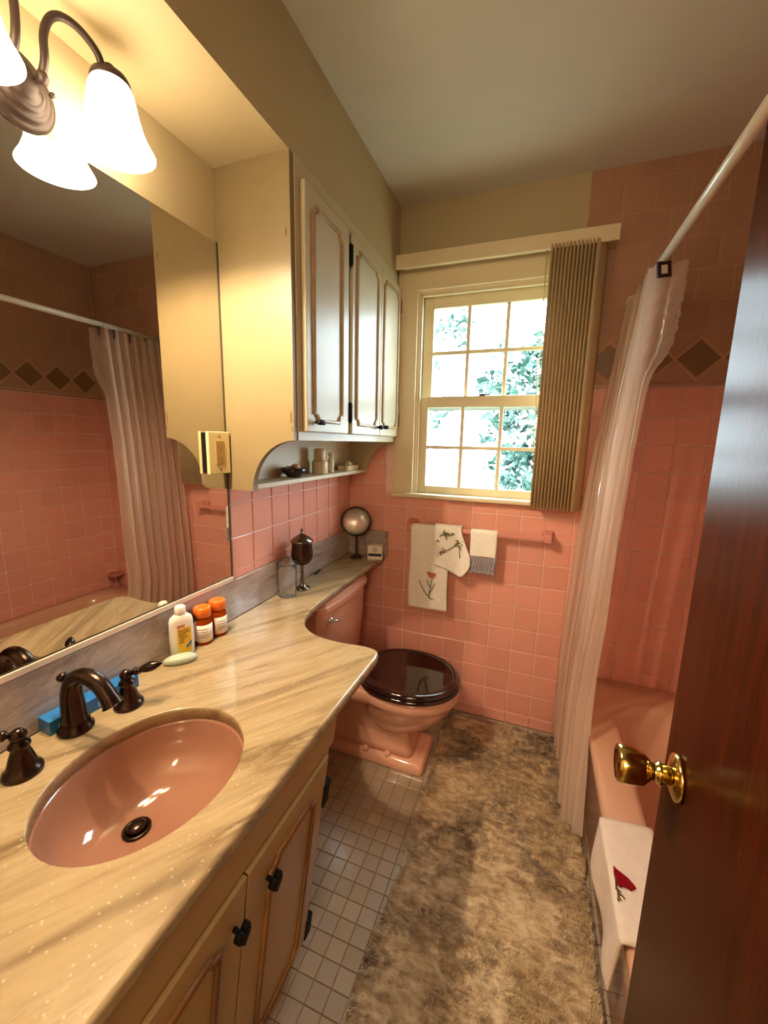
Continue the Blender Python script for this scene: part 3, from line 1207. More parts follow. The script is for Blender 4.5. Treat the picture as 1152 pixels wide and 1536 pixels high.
def counter_mesh():
    bm = bmesh.new()
    TH_ = 0.026
    # front edge profile: rounded over
    prof = [(0.007, 0.0), (0.002, -0.002), (0.0, -0.007), (0.0, -0.019), (0.003, -0.024), (0.008, -TH_)]
    n = len(outline)
    cen = []
    # inward offset normals
    nor = []
    for i in range(n):
        p0, p1, p2 = Vector(outline[i - 1]), Vector(outline[i]), Vector(outline[(i + 1) % n])
        t = (p1 - p0).normalized() + (p2 - p1).normalized()
        t.normalize()
        nor.append(Vector((-t.y, t.x)))
    rings = []
    for off, dz in prof:
        rings.append([bm.verts.new((outline[i][0] + nor[i].x * off, outline[i][1] + nor[i].y * off, Zc + dz)) for i in range(n)])
    for a, b in zip(rings[:-1], rings[1:]):
        for i in range(n):
            j = (i + 1) % n
            bm.faces.new((a[i], a[j], b[j], b[i])).smooth = True
    eprof = [(1.014, 0.0), (1.004, -0.002), (1.0, -0.006), (1.0, -TH_)]
    er = []
    for k, dz in eprof:
        er.append([bm.verts.new((SC[0] + (x - SC[0]) * k, SC[1] + (y - SC[1]) * k, Zc + dz)) for x, y in ell])
    for a, b in zip(er[:-1], er[1:]):
        for i in range(NE):
            j = (i + 1) % NE
            bm.faces.new((a[j], a[i], b[i], b[j])).smooth = True
    # top and bottom with the basin hole
    from mathutils.geometry import tessellate_polygon
    for R0, R1 in ((rings[0], er[0]), (rings[-1], er[-1])):
        allv = R0 + R1
        for t in tessellate_polygon([[v.co.copy() for v in R0], [v.co.copy() for v in R1]]):
            try:
                bm.faces.new([allv[i] for i in t])
            except ValueError:
                pass
    mb = MB()
    mb.bm.free()
    mb.bm = bm
    return mb


counter_mesh().build('stone_slab', TRAV, ct)

# ---- basin (undermounted)
sk = thing('sink_basin', (SC[0], SC[1], Zc - 0.17), 'oval pink porcelain basin set into the stone counter', 'sink')
rg = []
for k, dz in ((1.06, -0.027), (1.0, -0.0275), (0.985, -0.034), (0.955, -0.060), (0.90, -0.088), (0.80, -0.112), (0.64, -0.130), (0.45, -0.141), (0.25, -0.146), (0.14, -0.148)):
    sh = (1 - k) * 0.055
    rg.append([(SC[0] - sh + SA * k * math.cos(2 * PI * i / 64), SC[1] - 0.0 * sh + SB * k * math.sin(2 * PI * i / 64), Zc + dz) for i in range(64)])
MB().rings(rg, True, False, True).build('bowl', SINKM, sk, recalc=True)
dc = (SC[0] - 0.86 * 0.055 - 0.002, SC[1], Zc - 0.1475)
MB().lathe([(0.0, 0.0), (0.024, 0.0), (0.0245, 0.003), (0.021, 0.005), (0.019, 0.003), (0.0, 0.0025)], dc, 28).build('drain_ring', BRONZE, sk)
MB().lathe([(0.0, 0.0), (0.015, 0.0), (0.0165, 0.006), (0.013, 0.009), (0.006, 0.011), (0.0, 0.0112)], (dc[0], dc[1], dc[2] + 0.003), 24).build('stopper', BRONZE, sk)
# embossed oval mark on the back of the bowl
mk = MB()
pts = []
cm = Vector((SC[0] - 0.142, SC[1] - 0.045, Zc - 0.062))
for k in range(25):
    a = 2 * PI * k / 24
    pts.append(cm + Vector((0.006 * math.sin(a) * -0.35 + 0.0, 0.013 * math.cos(a), 0.007 * math.sin(a))))
mk.tube(pts, 0.0007, 6, False)
mk.build('maker_mark', plain('mark_brown', srgb(150, 86, 66), 0.3, 0.4), sk)

# ---- backsplash
bs = thing('backsplash', (0.0, 0.9, Zc), 'grey veined marble backsplash running behind the counter', 'backsplash')
MB().box(-G, 0.0065, FRONT + 0.001, D - 0.0005, Zc, 0.892, 0.0012).build('side_slab', SPLASH, bs)
MB().box(0.0068, 0.214, D - 0.019, D - 0.0005, Zc, 0.894, 0.0015).build('end_slab', SPLASH, bs)

# ---- mirror
mi = thing('wall_mirror', (0.0, 0.43, 0.893), 'large frameless wall mirror above the counter reflecting the shower', 'mirror')
MB().box(0.0002, 0.0042, FRONT + 0.001, 0.9883, 0.9075, 1.878).build('glass', MIRR, mi)
MEDGE = plain('mirror_edge', srgb(64, 54, 36), 0.4, 0.4)
MB().box(0.0003, 0.0062, 0.9885, 0.9921, 0.9075, 1.8795).build('dark_edge', MEDGE, mi)
MB().box(0.0043, 0.0050, FRONT + 0.001, 0.9902, 0.9073, 0.9105).build('dark_edge', MEDGE, mi)
m = MB()
m.box(0.0003, 0.0085, FRONT + 0.001, 0.992, 0.8935, 0.9072, 0.0012)
m.build('bottom_channel', MLIP, mi)

# ---- outlet on the mirror
ol = thing('outlet_plate', (0.0045, 0.943, 1.24), 'ivory outlet plate mounted low on the mirror beside cabinet panel', 'outlet')
MB().box(0.0045, 0.0125, 0.903, 0.985, 1.243, 1.358, 0.0).build('backing_box', BLACKP, ol)
MB().box(0.0125, 0.0225, 0.901, 0.986, 1.240, 1.361, 0.0022, 2).build('plate', IVORY, ol)
MB().box(0.0222, 0.0242, 0.927, 0.960, 1.266, 1.336, 0.001).build('receptacle', TANP, ol)
m = MB()
for zc in (1.283, 1.318):
    m.box(0.0240, 0.0246, 0.936, 0.9385, zc - 0.004, zc + 0.006)
    m.box(0.0240, 0.0246, 0.9485, 0.951, zc - 0.004, zc + 0.005)
    m.box(0.0240, 0.0246, 0.9415, 0.9455, zc - 0.012, zc - 0.008)
m.build('slots', INK, ol)
for zc in (1.2525, 1.3495):
    MB().lathe([(0, 0), (0.0035, 0), (0.003, 0.0012), (0, 0.0014)], (0.0225, 0.9435, zc), 12, rot('Y', PI / 2)).build('screw', INK, ol)

# ================================================================== WALL CABINET
wc = thing('wall_cabinet', (0.12, 1.43, 1.188), 'cream wall cabinet with three moulded doors above scalloped open shelf', 'cabinet')
CX = 0.243
m = MB().box(0.0, CX - 0.002, 1.012, D - 0.001, 1.341, 2.064)
m.build('carcass', CAB, wc)
scal = [(0.0, 1.188), (0.097, 1.188)] + [(0.250 + 0.153 * math.cos(a), 1.188 + 0.153 * math.sin(a)) for a in [PI - (PI / 2) * i / 14 for i in range(1, 15)]]
scal[-1] = (0.2495, 1.341)
scal = scal[:-1] + [(0.243, 1.3408), (0.243, 2.064), (0.0, 2.064)]
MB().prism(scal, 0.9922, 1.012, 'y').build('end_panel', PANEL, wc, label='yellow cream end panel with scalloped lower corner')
scal2 = [(0.0, 1.190), (0.097, 1.190)] + [(0.250 + 0.153 * math.cos(a), 1.188 + 0.153 * math.sin(a)) for a in [PI - (PI / 2) * i / 14 for i in range(1, 14)]] + [(0.243, 1.341), (0.0, 1.341)]
MB().prism(scal2, D - 0.016, D - 0.001, 'y').build('far_panel', CABDARK, wc)
MB().box(0.0, 0.004, 1.012, D - 0.016, 1.206, 1.341).build('shelf_back', CABDARK, wc)
MB().box(0.001, 0.098, 1.012, D - 0.016, 1.190, 1.206, 0.003).build('shelf', CABDARK, wc)
m = MB()
m.box(CX - 0.002, CX + 0.003, 1.012, D - 0.002, 1.341, 2.064)
m.build('face_frame', CAB, wc)
MB().box(0.0, CX, 0.993, D - 0.001, 2.0641, 2.0648).build('top_seam', CAB, wc)


def cbox(mb, y0, y1, z0, z1, d0, d1):
    mb.box(CX + 0.003 + d0, CX + 0.003 + d1, y0, y1, z0, z1, 0.003, 2)


def cmap(a, b, d):
    return (CX + 0.003 + d, a, b)


CD = []
for (y0, y1, mold) in ((1.033, 1.307, (1.072, 1.252, 1.400, 1.972)), (1.335, 1.606, (1.368, 1.568, 1.402, 1.978)), (1.6085, 1.855, (1.635, 1.815, 1.404, 1.980))):
    CD.append(cab_door(wc, y0, y1, 1.366, 2.016, 'door', cbox, cmap, CAB, GILT, mold))


def tknob(parent, y, z):
    k = MB()
    k.tube([(CX + 0.017, y, z), (CX + 0.034, y, z)], 0.0042, 10)
    k.tube([(CX + 0.036, y - 0.021, z - 0.004), (CX + 0.038, y - 0.008, z), (CX + 0.038, y + 0.008, z), (CX + 0.036, y + 0.021, z - 0.004)], [0.004, 0.0085, 0.0085, 0.004], 10)
    k.build('knob', BLACKM, parent)


tknob(CD[0], 1.082, 1.395)
tknob(CD[1], 1.578, 1.400)
tknob(CD[2], 1.640, 1.402)


def hinge(parent, y, z):
    k = MB()
    k.box(CX + 0.003, CX + 0.014, y - 0.006, y + 0.006, z - 0.024, z + 0.024, 0.001)
    k.tube([(CX + 0.019, y, z - 0.036), (CX + 0.019, y, z - 0.029), (CX + 0.019, y, z + 0.029), (CX + 0.019, y, z + 0.036)], [0.002, 0.0085, 0.0085, 0.002], 10)
    k.build('hinge', BLACKM, parent)


for z in (1.44, 1.945):
    hinge(CD[0], 1.319, z)
    hinge(CD[2], 1.864, z)
# scuffs on the end panel
for (x, z, dx, dz) in ((0.2305, 1.875, 0.003, 0.020), (0.236, 1.405, 0.0035, 0.030), (0.239, 1.372, 0.002, 0.016)):
    m = MB().prism([(x - dx, z - dz / 2), (x, z - dz * 0.6), (x + dx * 0.7, z), (x, z + dz * 0.6), (x - dx, z + dz * 0.3)], 0.9917, 0.9925, 'y')
    m.build('scuff', STAINM, wc)

# ---- things on the open shelf
SZ = 1.2065
bo = thing('bowl', (0.050, 1.285, SZ), 'small dark bowl of shells on the open shelf', 'bowl')
MB().lathe([(0.0, 0.0), (0.024, 0.0), (0.026, 0.004), (0.040, 0.016), (0.047, 0.034), (0.045, 0.034), (0.038, 0.018), (0.0, 0.006)], (0.050, 1.285, SZ), 28, None, True, False).build('body', BOWLM, bo)
for k, (dx, dy, r, mt) in enumerate([(0.004, 0.004, 0.020, SHELLM), (-0.008, 0.026, 0.013, SHELLB), (0.014, 0.020, 0.012, SHELLB), (-0.012, -0.018, 0.014, SHELLM), (0.012, -0.018, 0.013, SHELLB)]):
    s_ = MB()
    c = (0.050 + dx, 1.285 + dy, SZ + 0.024 + r * 0.35)
    s_.lathe([(0, -r * 0.7), (r * 0.7, -r * 0.45), (r, 0.0), (r * 0.75, r * 0.5), (r * 0.3, r * 0.8), (0, r * 0.95)], c, 14, rot('X', 0.5 * (k - 2)) @ rot('Y', 0.6 * (k % 3 - 1)))
    s_.build('shell', mt, None, ['large pale shell on top of the dark bowl', 'brown shell at far side of the dark bowl', 'small brown shell at front right of dark bowl', 'pale shell at near side of the dark bowl', 'small brown shell at front left of dark bowl'][k], 'shell', 'shells in the dark bowl')
jar = thing('stacked_jar', (0.052, 1.475, SZ), 'tallest cream ceramic jar on the open shelf', 'jar')
MB().lathe([(0, 0), (0.030, 0), (0.033, 0.003), (0.033, 0.048), (0.028, 0.054), (0, 0.054)], (0.052, 1.475, SZ), 28).build('body', CERAM, jar)
MB().lathe([(0, 0.054), (0.022, 0.054), (0.0235, 0.057), (0.0235, 0.098), (0.020, 0.103), (0, 0.103)], (0.052, 1.475, SZ), 28).build('top_cup', CERAM, jar)
bt2 = thing('small_bottle', (0.058, 1.558, SZ), 'slim cream bottle with round stopper on open shelf', 'bottle')
MB().lathe([(0, 0), (0.013, 0), (0.014, 0.002), (0.014, 0.052), (0.009, 0.060), (0.006, 0.064), (0, 0.064)], (0.058, 1.558, SZ), 20).build('body', CERAM, bt2)
MB().lathe([(0, 0.062), (0.006, 0.063), (0.0125, 0.071), (0.0125, 0.076), (0.007, 0.084), (0, 0.086)], (0.058, 1.558, SZ), 18).build('stopper', CERAM, bt2)
dh = thing('soap_dish', (0.052, 1.745, SZ), 'shallow cream dish at far end of open shelf', 'dish')
MB().rings([rrect(0.024, 0.080, 1.685, 1.805, 0.016, SZ), rrect(0.020, 0.084, 1.678, 1.812, 0.018, SZ + 0.022), rrect(0.024, 0.080, 1.682, 1.808, 0.016, SZ + 0.022), rrect(0.028, 0.076, 1.69, 1.80, 0.014, SZ + 0.008)], True, True, True, False).build('tray', CERAM, dh)
for (yy, r, lb) in ((1.745, 0.017, 'round cream bead soap in the middle of shelf dish'), (1.785, 0.013, 'small cream bead soap at far end of shelf dish')):
    MB().lathe([(0, -r), (r * 0.7, -r * 0.7), (r, 0), (r * 0.7, r * 0.7), (0, r)], (0.052, yy, SZ + 0.010 + r), 16).build('bead_soap', CERAM, None, lb, 'soap', 'bead soaps in the shelf dish')

# ================================================================== VANITY LIGHT
vl = thing('vanity_light', (0.0, 0.50, 1.925), 'bronze two-arm wall light with white glass bells above mirror', 'lamp')
RY = rot('Y', PI / 2)
MB().lathe([(0, 0), (0.060, 0), (0.062, 0.004), (0.060, 0.009), (0.053, 0.012), (0.0515, 0.0115), (0.048, 0.018), (0.041, 0.020), (0.0395, 0.0195), (0.036, 0.026), (0.028, 0.028), (0.0265, 0.0275), (0.022, 0.034), (0.012, 0.037), (0, 0.038)], (0.0002, 0.526, 1.925), 48, RY).build('backplate', LAMPBR, vl)
for sgn, ys in ((1, 0.637), (-1, 0.415)):
    XS = 0.090
    yb = 0.526 + sgn * 0.021
    path = smoothpts([(0.022, yb, 1.938), (0.040, yb, 1.944), (0.056, yb + sgn * 0.000, 1.968), (0.058, yb - sgn * 0.002, 2.005), (0.072, yb + sgn * 0.008, 2.036), (0.085, yb + sgn * 0.036, 2.040), (0.094, yb + sgn * 0.066, 2.020), (XS, ys - sgn * 0.014, 2.004), (XS, ys, 2.003), (XS, ys, 1.992)], 3)
    ar = MB()
    ar.tube(path, 0.0062, 12)
    ar.lathe([(0, -0.010), (0.007, -0.008), (0.0095, 0.0), (0.007, 0.008), (0, 0.010)], (0.044, yb, 1.944), 14)
    a_ = ar.build('arm', LAMPBR, vl)
    b_ = MB().lathe([(0, -0.004), (0.0035, -0.003), (0.0045, 0.002), (0.003, 0.006), (0, 0.007)], (0.038, yb + sgn * 0.016, 1.930), 12, RY)
    b_.build('screw_knob', LAMPBR, a_)
    MB().lathe([(0, 0.022), (0.008, 0.021), (0.010, 0.014), (0.012, 0.008), (0.029, 0.004), (0.033, -0.004), (0.033, -0.010), (0.029, -0.013), (0.0, -0.013)], (XS, ys, 1.995), 32).build('socket_cup', LAMPBR, vl)
    sh = MB()
    zt = 1.990
    prof = [(0.027, 0.0), (0.032, -0.005), (0.037, -0.016), (0.040, -0.032), (0.0435, -0.052), (0.049, -0.074), (0.057, -0.094), (0.064, -0.106), (0.067, -0.112), (0.065, -0.113), (0.061, -0.104), (0.054, -0.090), (0.046, -0.072), (0.040, -0.051), (0.036, -0.032), (0.033, -0.016)]
    sh.lathe(prof, (XS, ys, zt), 48, None, False, False)
    sh.build('glass_shade', SHADE, vl)
    bl = MB().lathe([(0.0, 0.0), (0.010, -0.004), (0.012, -0.025), (0.020, -0.040), (0.023, -0.054), (0.018, -0.068), (0.0, -0.073)], (XS, ys, zt), 20)
    bl.build('bulb', emis('bulb_glow', (1.0, 0.80, 0.52, 1), 60.0), vl)

    ld = bpy.data.lights.new('vanity_bulb', 'POINT')
    ld.energy = LAMP_WATTS
    ld.color = (1.0, 0.79, 0.54)
    ld.shadow_soft_size = 0.012
    lo = bpy.data.objects.new('vanity_bulb', ld)
    lo.location = (XS, ys, zt - 0.088)
    COL.objects.link(lo)

# ================================================================== FAUCET
fa = thing('faucet', (0.068, 0.46, Zc), 'dark bronze arched basin spout between two lever taps', 'faucet')
sp = MB()
sp.lathe([(0, 0), (0.029, 0), (0.031, 0.002), (0.031, 0.006), (0.027, 0.010), (0.024, 0.020)], (0.068, 0.462, Zc), 32, None, True, False)
pth = smoothpts([(0.068, 0.462, Zc + 0.012), (0.066, 0.462, Zc + 0.048), (0.066, 0.462, Zc + 0.082), (0.076, 0.463, Zc + 0.112), (0.108, 0.465, Zc + 0.126), (0.144, 0.467, Zc + 0.116), (0.166, 0.468, Zc + 0.090), (0.173, 0.469, Zc + 0.076)], 3)
npt = len(pth)
rad = []
for i in range(npt):
    t = i / (npt - 1)
    r = 0.0245 - 0.0095 * min(1, t / 0.5)
    if t > 0.80:
        r += 0.004 * (t - 0.8) / 0.2
    rad.append(r)
sp.tube(pth, rad, 20)
sp.build('spout', BRONZE, fa)
MB().lathe([(0, 0), (0.0045, 0), (0.0045, 0.014), (0.009, 0.017), (0.011, 0.023), (0.008, 0.029), (0, 0.031)], (0.056, 0.462, Zc + 0.088), 18, rot('Y', -0.5)).build('lift_knob', BRONZE, fa)
for (hx, hy, ang, gp) in ((0.096, 0.553, math.radians(36), 1), (0.096, 0.357, math.radians(-128), -1)):
    hd = thing('tap_handle', (hx, hy, Zc), ['dark bronze lever tap to the left of spout, partly out of frame', '', 'dark bronze lever tap between spout and pale soap'][gp + 1], 'faucet', 'lever taps beside the spout')
    MB().lathe([(0, 0), (0.027, 0), (0.029, 0.002), (0.029, 0.007), (0.026, 0.011), (0.023, 0.014), (0.021, 0.020), (0.017, 0.034), (0.0125, 0.048), (0.013, 0.051), (0.016, 0.053), (0.0155, 0.057), (0.011, 0.060), (0.010, 0.064), (0.0, 0.064)], (hx, hy, Zc), 28).build('flared_base', BRONZE, hd)
    MB().lathe([(0, 0.062), (0.009, 0.063), (0.0125, 0.069), (0.0125, 0.075), (0.009, 0.080), (0.006, 0.083), (0, 0.0845)], (hx, hy, Zc), 20).build('hub', BRONZE, hd)
    dx, dy = math.cos(ang), math.sin(ang)
    lv = MB()
    el = math.radians(14)
    P0 = Vector((hx, hy, Zc + 0.073))
    dirv = Vector((dx * math.cos(el), dy * math.cos(el), math.sin(el)))
    ks = [(0.008, 0.005), (0.018, 0.0055), (0.021, 0.009), (0.025, 0.0105), (0.030, 0.009), (0.033, 0.0055), (0.036, 0.006), (0.046, 0.0095), (0.060, 0.0120), (0.072, 0.0110), (0.084, 0.0070), (0.090, 0.0045), (0.095, 0.0015)]
    ks = [(k * 0.78, r * 0.9) for k, r in ks]
    lv.tube([P0 + dirv * k for k, _ in ks], [r for _, r in ks], 16)
    lv.build('lever', BRONZE, hd)

# ================================================================== COUNTER THINGS
# toothpaste carton lying along the splash
tb = thing('toothpaste_carton', (0.028, 0.52, Zc), 'blue toothpaste carton lying behind the spout along backsplash', 'carton')
B0 = about((0.030, 0.522, Zc), rot('Z', math.radians(-3)))
MB().box(0.012, 0.050, 0.430, 0.612, Zc + 0.0003, Zc + 0.030, 0.0015, 2, B0).build('box', BLUEBOX, tb)
PBL = plain('pale_blue_label', srgb(150, 176, 200), 0.5, 0.3)
MB().box(0.0497, 0.0506, 0.445, 0.480, Zc + 0.006, Zc + 0.016, 0, 2, B0).build('label', PBL, tb)
MB().box(0.0497, 0.0506, 0.520, 0.566, Zc + 0.005, Zc + 0.017, 0, 2, B0).build('label', PBL, tb)
for y in (0.470, 0.545, 0.588):                       # white strokes of the print on top
    pp = smoothpts([(0.040, y - 0.004, 0), (0.036, y + 0.003, 0), (0.031, y - 0.003, 0), (0.026, y + 0.004, 0)], 2)
    m = MB().tube([B0 @ Vector((p.x, p.y, Zc + 0.0305)) for p in pp], 0.0014, 6)
    m.build('print', WHITEP, tb)

# soap
m = MB()
m.rings([[(0.058 + math.cos(a) * 0.0195 * k + math.sin(a) * 0.0, 0.727 + math.sin(a) * 0.040 * k, Zc + z) for a in [2 * PI * i / 32 for i in range(32)]] for k, z in ((0.80, 0.0003), (0.95, 0.003), (1.0, 0.008), (0.95, 0.013), (0.80, 0.017), (0.5, 0.020), (0.15, 0.0212))])
so = m.build('soap_bar', SOAPM, None, 'pale green oval soap bar in front of lotion bottle', 'soap')
so.rotation_euler = (0, 0, math.radians(-42))

# lotion bottle
LC = (0.034, 0.757)
lo_ = thing('lotion_bottle', (LC[0], LC[1], Zc), 'white lotion bottle with yellow label against the backsplash', 'bottle')
LR = about((LC[0], LC[1], 0), rot('Z', math.radians(-22)))


def lring(a, b, z, dz=0, n=40, pw=2.6):
    r = []
    for i in range(n):
        t = 2 * PI * i / n
        c, s_ = math.cos(t), math.sin(t)
        x = LC[0] + a * math.copysign(abs(c) ** (2 / pw), c)
        y = LC[1] + b * math.copysign(abs(s_) ** (2 / pw), s_)
        r.append(LR @ Vector((x, y, z)))
    return r


MB().rings([lring(0.012, 0.026, Zc + 0.0003), lring(0.0145, 0.030, Zc + 0.004), lring(0.0145, 0.031, Zc + 0.05), lring(0.0145, 0.030, Zc + 0.098), lring(0.014, 0.027, Zc + 0.108), lring(0.011, 0.018, Zc + 0.115), lring(0.009, 0.010, Zc + 0.118, pw=2)]).build('body', WHITEP, lo_)
MB().rings([lring(0.0105, 0.0135, Zc + 0.117, pw=2), lring(0.0115, 0.0145, Zc + 0.119, pw=2), lring(0.0110, 0.0135, Zc + 0.136, pw=2), lring(0.0085, 0.0105, Zc + 0.140, pw=2)]).build('cap', WHITEP, lo_)


def lpatch(y0, y1, z0, z1, d, name, mat):
    p = MB()
    p.box(LC[0] + d, LC[0] + d + 0.0008, LC[1] + y0, LC[1] + y1, Zc + z0, Zc + z1, 0, 2, LR)
    return p.build(name, mat, lo_)


lpatch(-0.016, 0.019, 0.012, 0.082, 0.0141, 'label', YEL)
lpatch(-0.016, 0.004, 0.084, 0.091, 0.0141, 'brand_strip', PINKINK)
m = MB()
for k, (y0, y1) in enumerate(((-0.013, 0.014), (-0.013, 0.016), (-0.012, 0.006), (-0.012, 0.010), (-0.012, 0.002), (-0.012, 0.000))):
    z = 0.075 - k * 0.0065
    m.box(LC[0] + 0.0148, LC[0] + 0.0152, LC[1] + y0, LC[1] + y1, Zc + z - 0.0012, Zc + z + 0.0012, 0, 2, LR)
m.build('print_lines', INK, lo_)
p = MB().prism([(LC[1] + 0.003, Zc + 0.028), (LC[1] + 0.008, Zc + 0.023), (LC[1] + 0.019, Zc + 0.034), (LC[1] + 0.019, Zc + 0.042)], LC[0] + 0.0148, LC[0] + 0.0153, 'x')
for v in p.bm.verts:
    v.co = LR @ v.co
p.build('blue_mark', BLUEL, lo_)

# black bottle tucked behind it
kb = thing('black_bottle', (0.030, 0.803, Zc), 'small black flat bottle tucked behind the lotion bottle', 'bottle')
m = MB()
m.rings([[(0.026 + 0.010 * k * math.cos(a), 0.798 + 0.014 * k * math.sin(a), Zc + z) for a in [2 * PI * i / 24 for i in range(24)]] for k, z in ((0.85, 0.0003), (1.0, 0.004), (1.0, 0.078), (0.9, 0.088), (0.6, 0.095), (0.1, 0.098))])
m.build('body', BLACKP, kb)
MB().box(0.0352, 0.0362, 0.791, 0.806, Zc + 0.018, Zc + 0.074).build('label', plain('grey_label', srgb(176, 150, 150), 0.5, 0.3), kb)


# pill bottles
def pill(x, y, label, turn):
    t = thing('pill_bottle', (x, y, Zc), label, 'bottle', 'orange-capped pill bottles')
    MB().lathe([(0, 0.0003), (0.022, 0.0003), (0.0245, 0.003), (0.0245, 0.062), (0.0235, 0.070), (0.019, 0.077), (0.0185, 0.082), (0.0, 0.082)], (x, y, Zc), 32).build('body', AMBER, t)
    MB().lathe([(0, 0.0020), (0.0205, 0.002), (0.0225, 0.005), (0.0225, 0.040), (0.0, 0.046)], (x, y, Zc), 24).build('tablets', plain('tablets', srgb(232, 196, 160), 0.6, 0.2), t)
    cap = MB()
    n = 60
    prof = [(0.0205, 0.080), (0.0232, 0.082), (0.0232, 0.104), (0.0215, 0.1075), (0.016, 0.108), (0.015, 0.1065), (0.0, 0.1065)]
    cap.rings([[(x + (r + (0.0006 if (k % 2 and i in (1, 2)) else 0)) * math.cos(2 * PI * k / n), y + (r + (0.0006 if (k % 2 and i in (1, 2)) else 0)) * math.sin(2 * PI * k / n), Zc + z) for k in range(n)] for i, (r, z) in enumerate(prof)])
    cap.build('cap', ORANGE, t)
    lb = MB()
    a0, a1 = math.radians(-110 + turn), math.radians(40 + turn)
    ring = lambda z, r: [(x + r * math.cos(a0 + (a1 - a0) * k / 20), y + r * math.sin(a0 + (a1 - a0) * k / 20), Zc + z) for k in range(21)]
    lb.rings([ring(0.010, 0.0250), ring(0.060, 0.0250)], False)
    lb.build('label', PAPER, t, solid=0.0004)
    ln = MB()
    for z in (0.048, 0.040, 0.032, 0.025):
        aa, bb = math.radians(-88 + turn), math.radians(5 + turn + 15 * math.sin(z * 900))
        rg2 = lambda zz: [(x + 0.0254 * math.cos(aa + (bb - aa) * k / 12), y + 0.0254 * math.sin(aa + (bb - aa) * k / 12), Zc + zz) for k in range(13)]
        ln.rings([rg2(z - 0.001), rg2(z + 0.001)], False)
    ln.build('print_lines', plain('grey_ink', srgb(160, 130, 116), 0.6, 0.2), t)
    return t


pill(0.033, 0.832, 'nearer orange-capped amber pill bottle on the counter', -5)
pill(0.034, 0.889, 'farther orange-capped amber pill bottle on the counter', 40)

# tumbler
tg = thing('tumbler', (0.050, 1.226, Zc), 'clear glass tumbler standing in front of the lidded goblet', 'glass')
MB().lathe([(0.0, 0.0004), (0.031, 0.0004), (0.033, 0.003), (0.0345, 0.05), (0.0365, 0.10), (0.0385, 0.128), (0.0372, 0.128), (0.0350, 0.10), (0.0325, 0.05), (0.031, 0.014), (0.028, 0.011), (0.0, 0.010)], (0.050, 1.226, Zc), 40, None, True, True).build('body', TUMB, tg)
m = MB()
for k in range(14):
    a = 2 * PI * k / 14
    m.tube([(0.050 + 0.0338 * math.cos(a), 1.226 + 0.0338 * math.sin(a), Zc + 0.006), (0.050 + 0.0352 * math.cos(a), 1.226 + 0.0352 * math.sin(a), Zc + 0.055)], [0.0016, 0.0006], 6)
m.build('base_flutes', TUMB, tg)

# goblet
gb = thing('lidded_goblet', (0.062, 1.312, Zc), 'tarnished silver goblet with pointed lid on the narrow counter', 'goblet')
g0 = (0.062, 1.312, Zc)
MB().lathe([(0, 0.0003), (0.030, 0.0003), (0.031, 0.003), (0.027, 0.006), (0.015, 0.012), (0.008, 0.020), (0.0065, 0.030), (0.009, 0.036), (0.006, 0.042), (0.0052, 0.060), (0.0075, 0.067), (0.0055, 0.073), (0.006, 0.090), (0.009, 0.098), (0.0, 0.099)], g0, 32).build('stem', PEWTER, gb)
MB().lathe([(0, 0.096), (0.010, 0.097), (0.026, 0.103), (0.037, 0.115), (0.042, 0.132), (0.0415, 0.150), (0.039, 0.168), (0.0395, 0.182), (0.042, 0.190), (0.0, 0.190)], g0, 36).build('cup', DARKCUP, gb)
MB().lathe([(0, 0.190), (0.0435, 0.1905), (0.044, 0.194), (0.041, 0.198), (0.032, 0.206), (0.020, 0.214), (0.010, 0.220), (0.004, 0.224), (0.0035, 0.228), (0.0055, 0.232), (0.0055, 0.237), (0.003, 0.243), (0.0005, 0.249)], g0, 32).build('lid', PEWTER, gb)

# magnifying mirror
mg = thing('makeup_mirror', (0.077, 1.792, Zc), 'round pedestal makeup mirror with dark rim in the back corner', 'mirror')
MB().lathe([(0, 0.0003), (0.030, 0.0003), (0.032, 0.004), (0.028, 0.008), (0.014, 0.012), (0.007, 0.018), (0.0055, 0.05), (0.007, 0.056), (0.0055, 0.062), (0.005, 0.105), (0.008, 0.112), (0.0, 0.118)], (0.077, 1.792, Zc), 28).build('stand', DARKCUP, mg)
mc = Vector((0.079, 1.780, Zc + 0.188))
nrm = Vector((0.44, -0.83, 0.342)).normalized()
MR = nrm.to_track_quat('Z', 'Y').to_matrix().to_4x4()
MB().lathe([(0, -0.006), (0.064, -0.006), (0.073, -0.003), (0.075, 0.002), (0.072, 0.006), (0.066, 0.006), (0.065, 0.003), (0.0, 0.003)], mc, 48, MR).build('rim', DARKCUP, mg)
MAGM = plain('clouded_silver_glass', (0.86, 0.82, 0.74, 1), 0.38, 0.5, metal=0.8, var=0.02)
MB().lathe([(0, 0.0), (0.0655, 0.0), (0.0655, 0.0042), (0.0, 0.0036)], mc, 48, MR).build('glass', MAGM, mg)

# soap carton in the corner
bx = thing('soap_carton', (0.172, 1.812, Zc), 'small white soap carton beside the makeup mirror', 'carton')
BR = about((0.172, 1.812, 0), rot('Z', math.radians(14)))
MB().box(0.136, 0.208, 1.790, 1.836, Zc + 0.0003, Zc + 0.070, 0.001, 2, BR).build('box', PAPER, bx)
MB().box(0.1395, 0.2045, 1.7893, 1.7899, Zc + 0.018, Zc + 0.032, 0, 2, BR).build('dark_band', NAVY, bx)
MB().box(0.2081, 0.2087, 1.795, 1.831, Zc + 0.018, Zc + 0.034, 0, 2, BR).build('side_band', plain('grey_print', srgb(150, 140, 136), 0.6, 0.2), bx)
m = MB()
cpts = [BR @ Vector((0.172 + 0.0105 * math.cos(2 * PI * k / 24), 1.7896, Zc + 0.050 + 0.0105 * math.sin(2 * PI * k / 24))) for k in range(25)]
m.tube(cpts, 0.0012, 6, False)
